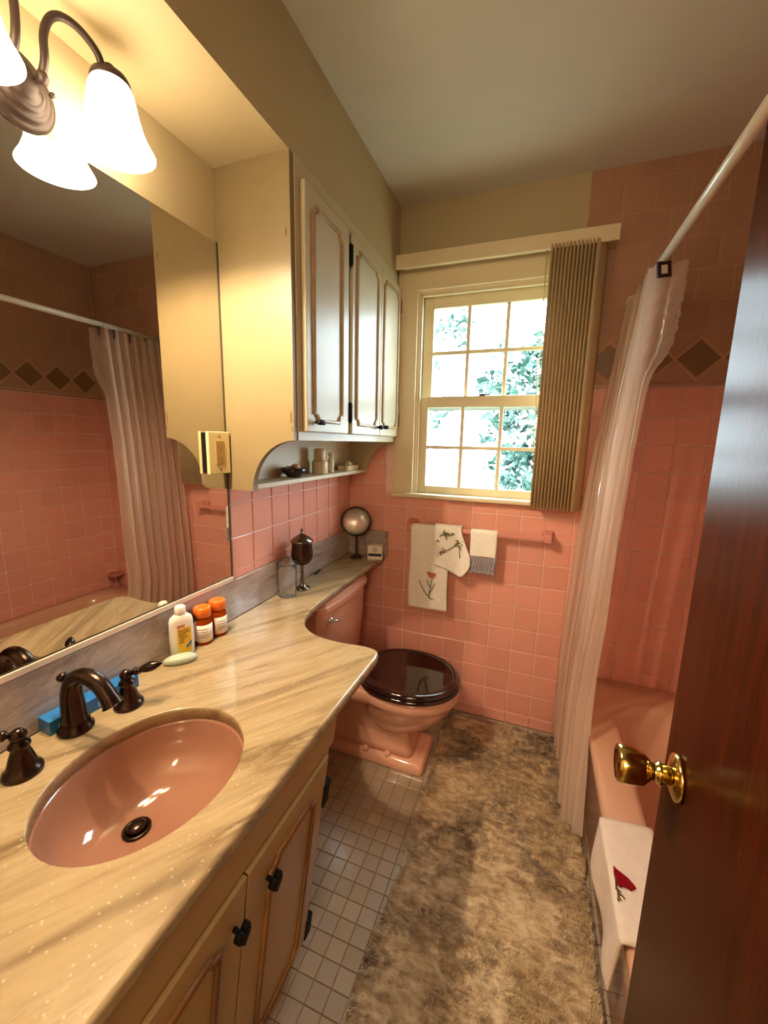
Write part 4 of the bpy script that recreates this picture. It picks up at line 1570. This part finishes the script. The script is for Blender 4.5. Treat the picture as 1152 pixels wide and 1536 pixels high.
cpts = [BR @ Vector((0.172 + 0.005 * math.cos(2 * PI * k / 12), 1.7896, Zc + 0.050 + 0.005 * math.sin(2 * PI * k / 12))) for k in range(13)]
m.tube(cpts, 0.0009, 6, False)
m.build('round_emblem', plain('grey_emblem', srgb(140, 120, 106), 0.6, 0.2), bx)

# little dark clip
m = MB()
m.tube(smoothpts([(0.024, 1.475, Zc + 0.004), (0.022, 1.50, Zc + 0.011), (0.020, 1.53, Zc + 0.006)], 2), 0.0035, 8)
m.tube(smoothpts([(0.030, 1.480, Zc + 0.004), (0.027, 1.50, Zc + 0.008), (0.022, 1.528, Zc + 0.005)], 2), 0.003, 8)
m.build('hair_clip', BLACKP, None, 'tiny dark hair clip lying by backsplash behind goblet', 'clip')

# ================================================================== TOILET
to = thing('toilet', (0.33, 1.51, 0.0), 'pink toilet with glossy dark lid beside the vanity', 'toilet')
TC = 1.505


def oval(cx, rx, ry, z, n=40, fx=1.0, p=2.0):
    """oval, squarer at the back"""
    r = []
    for i in range(n):
        t = 2 * PI * i / n
        c, s_ = math.cos(t), math.sin(t)
        q = p if c > 0 else 2.6
        r.append((cx + rx * math.copysign(abs(c) ** (2 / q), c), TC + ry * math.copysign(abs(s_) ** (2 / q), s_), z))
    return r


bw = MB()
# pedestal foot
bw.rings([rrect(0.10, 0.552, TC - 0.107, TC + 0.107, 0.022, 0.0005), rrect(0.10, 0.554, TC - 0.109, TC + 0.109, 0.024, 0.010), rrect(0.105, 0.550, TC - 0.106, TC + 0.106, 0.022, 0.034), rrect(0.112, 0.540, TC - 0.098, TC + 0.098, 0.020, 0.044), rrect(0.12, 0.50, TC - 0.080, TC + 0.080, 0.030, 0.050)])
# trapway body and column under the bowl
bw.rings([rrect(0.12, 0.505, TC - 0.086, TC + 0.086, 0.03, 0.045), rrect(0.12, 0.485, TC - 0.076, TC + 0.076, 0.03, 0.075), rrect(0.12, 0.475, TC - 0.072, TC + 0.072, 0.03, 0.13), rrect(0.12, 0.480, TC - 0.078, TC + 0.078, 0.03, 0.20), rrect(0.11, 0.49, TC - 0.10, TC + 0.10, 0.03, 0.27), rrect(0.10, 0.48, TC - 0.115, TC + 0.115, 0.03, 0.325)])
# bowl
bw.rings([oval(0.405, 0.085, 0.070, 0.135), oval(0.420, 0.120, 0.095, 0.165), oval(0.436, 0.155, 0.122, 0.205), oval(0.448, 0.182, 0.145, 0.250), oval(0.455, 0.196, 0.158, 0.288), oval(0.456, 0.199, 0.161, 0.300), oval(0.458, 0.206, 0.170, 0.306), oval(0.459, 0.209, 0.174, 0.318), oval(0.459, 0.209, 0.174, 0.345), oval(0.458, 0.204, 0.169, 0.354), oval(0.455, 0.16, 0.12, 0.354), oval(0.45, 0.13, 0.09, 0.30), oval(0.44, 0.06, 0.05, 0.2)])
# rear deck
bw.rings([rrect(0.012, 0.36, TC - 0.135, TC + 0.135, 0.04, 0.29), rrect(0.010, 0.37, TC - 0.150, TC + 0.150, 0.05, 0.305), rrect(0.010, 0.37, TC - 0.150, TC + 0.150, 0.05, 0.346), rrect(0.014, 0.365, TC - 0.146, TC + 0.146, 0.048, 0.353)])
bw.build('bowl', PORC, to)
for (bx_, by_) in ((0.300, TC - 0.094), (0.398, TC - 0.090), (0.300, TC + 0.094), (0.398, TC + 0.090)):
    MB().lathe([(0, 0.0), (0.013, 0.0), (0.0135, 0.006), (0.011, 0.014), (0.006, 0.018), (0, 0.019)], (bx_, by_, 0.045), 18).build('bolt_cap', PORC, to)


def seat_ring(k, z, shift=0.0, n=48):
    r = []
    for i in range(n):
        t = 2 * PI * i / n
        c, s_ = math.cos(t), math.sin(t)
        q = 2.0 if c > 0 else 2.35
        r.append((0.458 + shift + 0.214 * k * math.copysign(abs(c) ** (2 / q), c), TC + 0.183 * k * math.copysign(abs(s_) ** (2 / q), s_), z))
    return r


MB().rings([seat_ring(0.96, 0.3555), seat_ring(0.995, 0.358), seat_ring(1.0, 0.364), seat_ring(0.99, 0.371), seat_ring(0.96, 0.374)]).build('seat', SEATM, to)
MB().rings([seat_ring(0.95, 0.3745), seat_ring(0.985, 0.377), seat_ring(0.992, 0.384), seat_ring(0.98, 0.391), seat_ring(0.94, 0.396), seat_ring(0.88, 0.3965), seat_ring(0.85, 0.3945), seat_ring(0.80, 0.394), seat_ring(0.4, 0.3955), seat_ring(0.1, 0.396)]).build('lid', SEATM, to)
for yy in (TC - 0.075, TC + 0.075):
    MB().box(0.200, 0.252, yy - 0.014, yy + 0.014, 0.3545, 0.385, 0.005, 2).build('hinge', SEATM, to)


def tankring(x1, half, bow, z, n=14, x0=0.012, r=0.02):
    p = [(x0, TC + half, z), (x0, TC - half, z)]
    q = []
    for i in range(n + 1):
        t = -1 + 2 * i / n
        xx = x1 + bow * (1 - t * t)
        if abs(t) > 0.92:
            xx -= r * ((abs(t) - 0.92) / 0.08) ** 2
        q.append((xx, TC + half * t, z))
    return p + q


MB().rings([tankring(0.135, 0.190, 0.016, 0.358), tankring(0.142, 0.200, 0.018, 0.375), tankring(0.152, 0.214, 0.020, 0.52), tankring(0.156, 0.220, 0.020, 0.672)], True, True, True, False).build('tank', PORC, to)
MB().rings([tankring(0.160, 0.224, 0.021, 0.6725), tankring(0.168, 0.232, 0.022, 0.679), tankring(0.169, 0.233, 0.022, 0.699), tankring(0.162, 0.228, 0.021, 0.704), tankring(0.160, 0.226, 0.020, 0.718), tankring(0.150, 0.216, 0.020, 0.7255)], True, True, True, False).build('tank_lid', PORC, to)
m = MB()
m.lathe([(0, 0), (0.014, 0), (0.015, 0.004), (0.010, 0.008), (0.006, 0.014), (0, 0.016)], (0.166, 1.348, 0.635), 20, RY)
m.tube(smoothpts([(0.180, 1.348, 0.635), (0.190, 1.350, 0.634), (0.194, 1.375, 0.630), (0.196, 1.408, 0.626)], 2), [0.0045] * 2 + [0.005] * 8 + [0.006] * 3 if False else 0.0055, 10)
m.build('flush_lever', CHROME, to, label='chrome flush lever')

# ================================================================== SHOWER ROD, CURTAIN
RX, RZ = 1.190, 1.884
rd = thing('shower_rod', (RX, 1.1, RZ), 'white shower curtain rod across the tub', 'rod')
MB().tube([(RX, 0.345, RZ), (RX, D - 0.0005, RZ)], 0.0125, 18).build('tube', RODM, rd)
MB().lathe([(0.013, 0), (0.030, 0), (0.030, 0.004), (0.020, 0.012), (0.014, 0.020)], (RX, D - 0.0003, RZ), 24, rot('X', PI / 2)).build('flange', RODM, rd)
MB().lathe([(0.013, 0), (0.030, 0), (0.030, 0.004), (0.020, 0.012), (0.014, 0.020)], (RX, 0.3452, RZ), 24, rot('X', -PI / 2)).build('flange', RODM, rd)

cu_ = thing('shower_curtain', (1.13, 1.6, 0.02), 'clear plastic shower curtain bunched at far end of rod', 'curtain')
NP = 8


def lerp_tab(t, tab):
    for (a0, b0), (a1, b1) in zip(tab[:-1], tab[1:]):
        if t <= a1:
            k = (t - a0) / (a1 - a0)
            return b0 + (b1 - b0) * k
    return tab[-1][1]


NEAR_X = [(0.0, 1.186), (0.31, 1.150), (0.62, 1.132), (0.82, 1.108), (1.0, 1.092)]
FAR_X = [(0.0, 1.180), (0.12, 1.160), (0.31, 1.126), (0.5, 1.100), (0.76, 1.080), (1.0, 1.082)]


def curtain(u, v):
    """u near->far, v top->bottom"""
    ph = u * NP * 2 * PI
    z = 1.868 + (0.088 - 1.868) * v
    xc = lerp_tab(v, NEAR_X) * (1 - u) + lerp_tab(v, FAR_X) * u
    y0 = 1.476 - 0.21 * max(0.0, (v - 0.72) / 0.28) ** 1.6
    y = y0 + (1.846 - y0) * u
    amp = 0.022 + 0.006 * v
    wob = 0.5 * math.sin(v * 3.1 + u * 7)
    x = xc + amp * math.sin(ph + wob) + 0.007 * math.sin(ph * 2.3 + 4 * v) + 0.003 * math.sin(ph * 5.1 + 9 * v)
    y += 0.010 * math.sin(ph * 2 + 1.2)
    # the free near edge flares into the tub just under the rod and is crumpled there
    fl = max(0.0, 1 - u / 0.09)
    flap = 1.0 / (1.0 + math.exp((v - 0.155) * 90))
    x += fl * 0.052 * flap
    y -= fl * 0.015 * flap
    if fl > 0 and 0.02 < v < 0.2:
        x += fl * 0.004 * math.sin(v * 310 + u * 190) * flap
        y += fl * 0.008 * math.sin(v * 230 - u * 260 + 1) * flap
    if z < TZ + 0.02:
        x = min(x, TX0 - 0.008)
    return (x, min(y, 1.862), z)


MB().grid(curtain, 240, 150).build('sheet', VINYL, cu_)
for k, u in enumerate((0.03, 0.24, 0.48, 0.72, 0.93)):
    p = Vector(curtain(u, 0.0))
    yk = 1.480 + u * 0.360
    rg_ = MB()
    ring = [(RX + 0.0175 * math.cos(2 * PI * i / 20), yk, RZ + 0.0175 * math.sin(2 * PI * i / 20)) for i in range(21)]
    rg_.tube(ring, 0.0014, 6, False)
    r_ = rg_.build('hook_ring', CHROME, cu_)
    hk = MB()
    yy = yk - 0.012
    TF = about((RX, yy, 1.852), rot('Z', math.radians(28)) @ rot('Y', math.radians(-10)))
    for (x0, x1, z0, z1) in ((-0.0215, -0.011, -0.0215, 0.0215), (0.011, 0.0215, -0.0215, 0.0215), (-0.011, 0.011, -0.0215, -0.012), (-0.011, 0.011, 0.012, 0.0215)):
        hk.box(RX + x0, RX + x1, yy - 0.003, yy + 0.003, 1.852 + z0, 1.852 + z1, 0, 2, TF)
    h_ = hk.build('square_ornament', MAROON, cu_, label='maroon square hook ornament')
    MB().box(RX - 0.011, RX + 0.011, yy - 0.001, yy + 0.001, 1.840, 1.864, 0, 2, TF).build('pale_inset', WHITEP, h_)
for (u, v) in ((0.30, 0.985), (0.66, 0.975)):
    p = Vector(curtain(u, v))
    m = MB().lathe([(0, -0.004), (0.007, -0.004), (0.008, 0), (0.007, 0.004), (0, 0.004)], p, 12, rot('X', PI / 2))
    m.build('hem_magnet', INK, cu_)

# pedestal soap holder on the tub corner
ps = thing('pedestal_soap_holder', (1.738, 1.828, TZ), 'dusty pink pedestal soap holder on far tub corner, seen in mirror', 'dish')
MB().lathe([(0, 0.0004), (0.032, 0.0004), (0.033, 0.006), (0.026, 0.012), (0.010, 0.022), (0.008, 0.055), (0.012, 0.064), (0.036, 0.074), (0.046, 0.082), (0.047, 0.090), (0.043, 0.092), (0.0, 0.088)], (1.738, 1.828, TZ), 32).build('body', PINKST, ps)

# ================================================================== VALANCE AND VERTICAL BLIND
vl2 = thing('valance', (0.68, D - 0.05, 2.073), 'long cream window valance board above the blind', 'valance')
m = MB()
m.box(0.256, 1.104, D - 0.096, D - 0.084, 2.073, 2.128, 0.002)
m.build('front_board', WHITE, vl2)
MB().box(0.256, 1.015, D - 0.084, D - 0.022, 2.118, 2.128).build('top_board', WHITE, vl2)
vb = thing('vertical_blind', (0.97, D - 0.065, 1.08), 'tan vertical blind drawn aside at right of the window', 'blind')
MB().box(0.275, 1.060, D - 0.074, D - 0.040, 2.086, 2.108, 0.002).build('head_rail', WHITE, vb)
NS = 14
for k in range(NS):
    xk = 0.889 + 0.0128 * k
    a = math.radians(74 if k < NS - 1 else 60)
    hw_ = 0.0445
    yc_ = D - 0.070
    # gently curved vane
    pts = []
    s_ = MB()
    vr = []
    for i in range(5):
        t = -1 + i / 2
        bow = 0.003 * (1 - t * t)
        px_ = xk + t * hw_ * math.cos(a) + bow * math.sin(a)
        py_ = yc_ + t * hw_ * math.sin(a) * 1.0 - bow * math.cos(a)
        vr.append((px_, py_))
    z0, z1 = 1.078, 2.084
    s_.rings([[(x, y, z0) for x, y in vr], [(x, y, z1) for x, y in vr]], False)
    s_.build('slat', SLAT, vb, solid=0.0012)
m = MB().tube([(0.862, D - 0.066, 2.09), (0.868, D - 0.066, 1.30)], 0.0022, 8)
m.build('wand', IVORY, vb)

# ================================================================== TOWEL BAR AND TOWELS
BY, BZ = D - 0.058, 0.946
tbz = thing('towel_bar', (0.645, D - 0.03, 0.93), 'pink ceramic towel bar under the window', 'towel bar')
MB().box(0.345, 0.948, BY - 0.010, BY + 0.010, BZ - 0.010, BZ + 0.010, 0.003, 2).build('bar', PINKB, tbz)
for x in (0.330, 0.944):
    m = MB()
    m.rings([rrect(x - 0.008, x + 0.040, BZ - 0.026, BZ + 0.026, 0.005, 0.0), rrect(x - 0.006, x + 0.038, BZ - 0.024, BZ + 0.024, 0.005, 0.010), rrect(x, x + 0.032, BZ - 0.018, BZ + 0.018, 0.005, 0.028), rrect(x, x + 0.032, BZ - 0.018, BZ + 0.018, 0.005, 0.068), rrect(x + 0.003, x + 0.029, BZ - 0.015, BZ + 0.015, 0.004, 0.073)])
    for v in m.bm.verts:
        v.co = Vector((v.co.x, D - 0.0003 - v.co.z, v.co.y))
    m.build('post', PINKB, tbz)


def drape(x0, x1, zb_front, zb_back, shape=None, r=0.014, ph=0.0, amp=0.003, lay=0.0):
    """sheet over the bar; v=0 back hem .. v=1 front hem"""
    Lb = BZ - zb_back
    Lf = BZ - zb_front
    La = PI * r
    Tt = Lb + La + Lf

    def f(u, v):
        s = v * Tt
        xa = x0 + u * (x1 - x0)
        if s < Lb:
            y, z = BY + r, zb_back + s
            k = 0.0
        elif s < Lb + La:
            a = (s - Lb) / r
            y, z = BY + r * math.cos(a), BZ + r * math.sin(a)
            k = 0.0
        else:
            k = (s - Lb - La) / Lf
            y, z = BY - r - lay, BZ - k * Lf
        xx, zz = xa, z
        if shape:
            xx, zz = shape(u, k, xa, z)
        y -= amp * math.sin(u * 7 + ph) * k + 0.002 * k
        return (xx, y, zz)
    return f


# long towel with a tulip
t1 = thing('hand_towel', (0.452, BY, 0.55), 'long white hand towel with tulip embroidery on pink bar', 'towel', 'towels on the pink bar')
f1 = drape(0.354, 0.534, 0.553, 0.66, lambda u, k, x, z: (x + 0.012 * k * u + 0.003 * math.sin(k * 6), z - 0.006 * k * (1 - u) * 0 - 0.004 * k * math.sin(u * 3)), ph=0.5)
MB().grid(f1, 20, 56).build('cloth', TOWEL, t1, solid=0.006)
fy_ = BY - 0.0245
hem = MB()
hem.tube([Vector(f1(u / 20, 0.995)) for u in range(21)], 0.004, 8)
hem.build('hem', TOWELW, t1)


def stitches(parent, lines, mat, y, name, r=0.0016):
    m_ = MB()
    for L in lines:
        m_.tube([(x, y, z) for x, z in smooth2(L)], r, 6)
    return m_.build(name, mat, parent)


def smooth2(L):
    return [(p.x, p.y) for p in smoothpts([Vector((a, b, 0)) for a, b in L], 2)]


TY = BY - 0.0235
# stem, leaves, flower
stitches(t1, [[(0.462, 0.605), (0.455, 0.625), (0.462, 0.66), (0.466, 0.70)], [(0.450, 0.618), (0.428, 0.645), (0.410, 0.680), (0.404, 0.692)], [(0.450, 0.618), (0.468, 0.650), (0.482, 0.685)], [(0.462, 0.66), (0.450, 0.68), (0.445, 0.70)], [(0.452, 0.612), (0.470, 0.604), (0.478, 0.606)]], GREEN, TY, 'stem_embroidery', 0.0018)
m = MB()
m.prism([(0.441, 0.735), (0.452, 0.738), (0.466, 0.732), (0.478, 0.736), (0.486, 0.732), (0.480, 0.716), (0.468, 0.705), (0.455, 0.712)], TY - 0.0012, TY + 0.0008, 'y')
m.build('flower_embroidery', CORAL, t1)

# washcloth hung by its middle, corners down
t2 = thing('washcloth', (0.55, BY, 0.73), 'cream washcloth with dark sprig pattern on pink bar', 'towel', 'towels on the pink bar')


def sh2(u, k, x, z):
    # outline narrows to a lobe at the lower right
    left = 0.470 + 0.006 * k
    right = 0.594 + 0.048 * min(1, k / 0.75)
    low_l, low_r = 0.778, 0.735
    zb = 0.944 - (0.944 - (low_l + (low_r - low_l) * min(1, u / 0.72) ** 1.2)) * k
    if u > 0.72:
        zb += 0.055 * k * ((u - 0.72) / 0.28) ** 2
    xx = left + (right - left) * u
    return xx, (zb if k > 0 else z)


f2 = drape(0.470, 0.594, 0.735, 0.80, sh2, r=0.0225, ph=2.0, amp=0.006, lay=0.002)
MB().grid(f2, 24, 44).build('cloth', TOWEL, t2, solid=0.005)
TY2 = BY - 0.0335
stitches(t2, [[(0.500, 0.842), (0.520, 0.846), (0.545, 0.862), (0.570, 0.880), (0.585, 0.905)], [(0.570, 0.880), (0.590, 0.885), (0.600, 0.862)], [(0.590, 0.875), (0.592, 0.850), (0.596, 0.826)], [(0.497, 0.918), (0.515, 0.930), (0.540, 0.925), (0.565, 0.935)], [(0.520, 0.944), (0.527, 0.925), (0.530, 0.905)], [(0.482, 0.890), (0.490, 0.902), (0.497, 0.890)]], GREEN, TY2, 'sprig_embroidery', 0.0020)
for k in range(34):
    c0 = random.choice([(0.580, 0.893), (0.584, 0.905), (0.530, 0.930), (0.545, 0.938), (0.510, 0.935), (0.513, 0.846), (0.588, 0.882)])
    x, z = c0[0] + random.gauss(0, 0.008), c0[1] + random.gauss(0, 0.006)
    a = random.uniform(0, PI)
    L = random.uniform(0.004, 0.008)
    dx, dz = L * math.cos(a), L * math.sin(a)
    if z > 0.952 or x > 0.606:
        continue
    m = MB().prism([(x - dx, z - dz), (x + dz * 0.4, z - dx * 0.4), (x + dx, z + dz), (x - dz * 0.4, z + dx * 0.4)], TY2 - 0.0012, TY2 + 0.0015, 'y')
    m.build('leaf_embroidery', GREEN, t2)

# small towel with lace hem
t3 = thing('guest_towel', (0.695, BY, 0.757), 'small cream guest towel with grey lace hem on pink bar', 'towel', 'towels on the pink bar')
f3 = drape(0.636, 0.752, 0.838, 0.80, lambda u, k, x, z: (x + 0.004 * k * (1 - 2 * u) * 0.5, z), ph=1.0)
MB().grid(f3, 18, 36).build('cloth', TOWEL, t3, solid=0.005)
lc = MB()


def lacef(u, v):
    x = 0.639 + u * 0.110
    z = 0.840 - v * 0.072
    if v > 0.85:
        z += -0.010 * abs(math.sin(u * 6 * PI)) * (v - 0.85) / 0.15
    return (x, BY - 0.0165 - 0.003 * math.sin(u * 7 + 1), z)


lc.grid(lacef, 48, 10)
for k in range(7):
    xk = 0.643 + k * 0.0172
    lc.tube([(xk, BY - 0.018, 0.768), (xk + 0.002, BY - 0.018, 0.757)], [0.0022, 0.0010], 6)
for k in range(9):
    xk = 0.642 + k * 0.0125
    lc.tube([(xk, BY - 0.0205, 0.776), (xk + 0.010, BY - 0.0205, 0.832)], 0.0010, 5)
lc.build('lace', LACE, t3, label='grey lace border')
stitches(t3, [[(0.638, 0.842), (0.670, 0.841), (0.710, 0.842), (0.750, 0.841)]], TOWELW, BY - 0.0185, 'trim_stitch', 0.002)

# ================================================================== SHAG RUG
rug = thing('shag_rug', (0.85, 1.05, 0.0), 'beige shag bath rug on the floor along the tub', 'rug')
RX0, RX1, RY0, RY1 = 0.575, 1.132, -0.02, 1.832


def rug_edge(x, y):
    return RX0 + 0.012 * math.sin(y * 7) + 0.006 * math.sin(y * 23 + x)


nx, ny = 60, 190
xs = np.linspace(0, 1, nx + 1)
ys = np.linspace(RY0, RY1, ny + 1)


def vnoise(x, y, sc, seed):
    """smooth lattice noise in numpy"""
    r = np.random.default_rng(seed).random((256, 256))
    xi, yi = x * sc, y * sc
    x0 = np.floor(xi).astype(int)
    y0 = np.floor(yi).astype(int)
    fx_, fy_2 = xi - x0, yi - y0
    fx_ = fx_ * fx_ * (3 - 2 * fx_)
    fy_2 = fy_2 * fy_2 * (3 - 2 * fy_2)
    g = lambda a, b: r[a % 256, b % 256]
    return (g(x0, y0) * (1 - fx_) + g(x0 + 1, y0) * fx_) * (1 - fy_2) + (g(x0, y0 + 1) * (1 - fx_) + g(x0 + 1, y0 + 1) * fx_) * fy_2


def rug_h(x, y):
    return 0.012 + 0.008 * vnoise(x, y * 0.8, 16, 1) + 0.005 * vnoise(x, y, 42, 2)


vs, fs = [], []
for j in range(ny + 1):
    for i in range(nx + 1):
        x = RX0 + 0.012 * math.sin(ys[j] * 7) + (RX1 - RX0 - 0.012 * math.sin(ys[j] * 7)) * xs[i]
        e = min(i, nx - i, j * 1.2, (ny - j) * 1.2) / 3.0
        h = float(rug_h(np.array(x), np.array(ys[j]))) * min(1, 0.15 + e)
        vs.append((x, ys[j], h))
for j in range(ny):
    for i in range(nx):
        a = j * (nx + 1) + i
        fs.append((a, a + 1, a + nx + 2, a + nx + 1))
me = bpy.data.meshes.new('backing')
me.from_pydata([(x - 0.85, y - 1.05, z) for x, y, z in vs], [], fs)
me.materials.append(RUGM)
for p in me.polygons:
    p.use_smooth = True
o = bpy.data.objects.new('backing', me)
o.parent = rug
COL.objects.link(o)
# pile: bent tapered blades gathered in tufts that lean with a slowly turning field
NTF = 9000
tx = rng.uniform(RX0, RX1, NTF)
ty = rng.uniform(0.30, RY1, NTF)
tang = 2 * PI * vnoise(tx, ty, 4.0, 5) * 1.3 + 2.6 * vnoise(tx, ty, 17, 6) + rng.normal(0, 0.7, NTF)
tlean = 0.55 + 0.95 * vnoise(tx, ty, 9, 8)
tlen = rng.uniform(0.013, 0.024, NTF)
PER = 16
NB = NTF * PER
ti = np.repeat(np.arange(NTF), PER)
bx_ = tx[ti] + rng.normal(0, 0.0045, NB)
by_ = ty[ti] + rng.normal(0, 0.0045, NB)
by_ = np.minimum(by_, RY1)
bx_ = np.clip(bx_, RX0 + 0.012 * np.sin(by_ * 7) + 0.004, RX1)
ang = tang[ti] + rng.normal(0, 0.28, NB)
lean = np.clip(tlean[ti] + rng.normal(0, 0.12, NB), 0.2, 1.6)
ln = tlen[ti] * rng.uniform(0.75, 1.15, NB)
wd = rng.uniform(0.0012, 0.0022, NB)
z0 = rug_h(bx_, by_) - 0.006
dx, dy = np.cos(ang), np.sin(ang)
sx, sy = -dy, dx
hh = ln * np.cos(lean * 0.85)
run = ln * np.sin(lean * 0.85)
V = np.zeros((NB, 5, 3), np.float32)
for k, (t, wk) in enumerate(((0, -1), (0, 1), (0.55, 0.85), (0.55, -0.85), (1.0, 0.0))):
    V[:, k, 0] = bx_ + dx * run * t ** 1.5 + sx * wd * wk
    V[:, k, 1] = by_ + dy * run * t ** 1.5 + sy * wd * wk
    V[:, k, 2] = z0 + hh * (t - 0.25 * t * t * lean)
V[:, :, 0] = np.clip(V[:, :, 0], RX0 - 0.010, 1.137)
V[:, :, 1] = np.minimum(V[:, :, 1], D - 0.012)
V -= np.array([0.85, 1.05, 0], np.float32)
me = bpy.data.meshes.new('pile')
me.vertices.add(NB * 5)
me.vertices.foreach_set('co', V.ravel())
base = (np.arange(NB) * 5)[:, None]
tri = (base[:, None, :] + np.array([[0, 1, 2], [0, 2, 3], [3, 2, 4]])[None]).reshape(-1)
me.loops.add(len(tri))
me.loops.foreach_set('vertex_index', tri.astype(np.int32))
me.polygons.add(len(tri) // 3)
me.polygons.foreach_set('loop_start', np.arange(0, len(tri), 3, dtype=np.int32))
me.materials.append(RUGM)
me.update(calc_edges=True)
me.validate()
o = bpy.data.objects.new('pile', me)
o.parent = rug
o['kind'] = 'stuff'
COL.objects.link(o)

# ================================================================== DOOR
dr = thing('door_1', (1.14, -0.10, 0.0), 'open varnished brown door with brass knob at right edge', 'door', kind='structure')
E_ = Vector((1.101, 0.645, 0))
dd = Vector((-0.030, -1.0, 0)).normalized()
dn = Vector((-1.0, 0.030, 0)).normalized()     # face seen by the camera
TF = Matrix.Identity(4)
for i in range(3):
    TF[i][0], TF[i][1], TF[i][2], TF[i][3] = dd[i], -dn[i], (0, 0, 1)[i], E_[i]
MB().box(0.0, 0.745, 0.0, 0.035, 0.012, 2.03, 0.0015, 2, TF).build('slab', DOORW, dr)
KC = E_ + dd * 0.060 + Vector((0, 0, 0.905))
KR = dn.to_track_quat('Z', 'Y').to_matrix().to_4x4()
kn = MB().lathe([(0, 0.0005), (0.0295, 0.0005), (0.0305, 0.003), (0.029, 0.006), (0.020, 0.009), (0.015, 0.011), (0, 0.011)], KC, 40, KR).build('rose', BRASS, dr)
kb_ = MB()
kb_.lathe([(0, 0.010), (0.0125, 0.010), (0.0125, 0.020), (0.0145, 0.0215), (0.0145, 0.0245), (0.0115, 0.026), (0.0115, 0.033), (0.0150, 0.0345), (0.0150, 0.0365), (0.0185, 0.038), (0.0215, 0.042), (0.0235, 0.050), (0.0250, 0.060), (0.0252, 0.068), (0.0240, 0.0725), (0.0215, 0.0735), (0.0190, 0.0705), (0.0, 0.0690)], KC, 40, KR)
kb_.build('knob', BRASS, dr)
LT = MB().box(0.012, 0.030, -0.0008, 0.0, 0.0, 0.0)
LT.bm.free()

# embroidery on the tub towel: red bird on a twig
bird = [(1.139, 0.967), (1.146, 0.960), (1.158, 0.953), (1.167, 0.947), (1.171, 0.942), (1.177, 0.935), (1.180, 0.928), (1.174, 0.924), (1.167, 0.918), (1.162, 0.920), (1.153, 0.922), (1.145, 0.917), (1.139, 0.924), (1.137, 0.936), (1.137, 0.950)]
rimpoly(bird, 'bird_embroidery', REDT)
m = MB()
for L in ([(1.140, 0.940), (1.137, 0.918), (1.139, 0.900), (1.136, 0.885)], [(1.138, 0.902), (1.146, 0.900), (1.150, 0.894)], [(1.138, 0.912), (1.145, 0.906)], [(1.139, 0.926), (1.136, 0.910)], [(1.138, 0.896), (1.143, 0.888)]):
    m.tube([(x, y, TZ + 0.0108) for x, y in smooth2(L)], 0.0018, 6)
m.build('twig_embroidery', GREEN, bt)
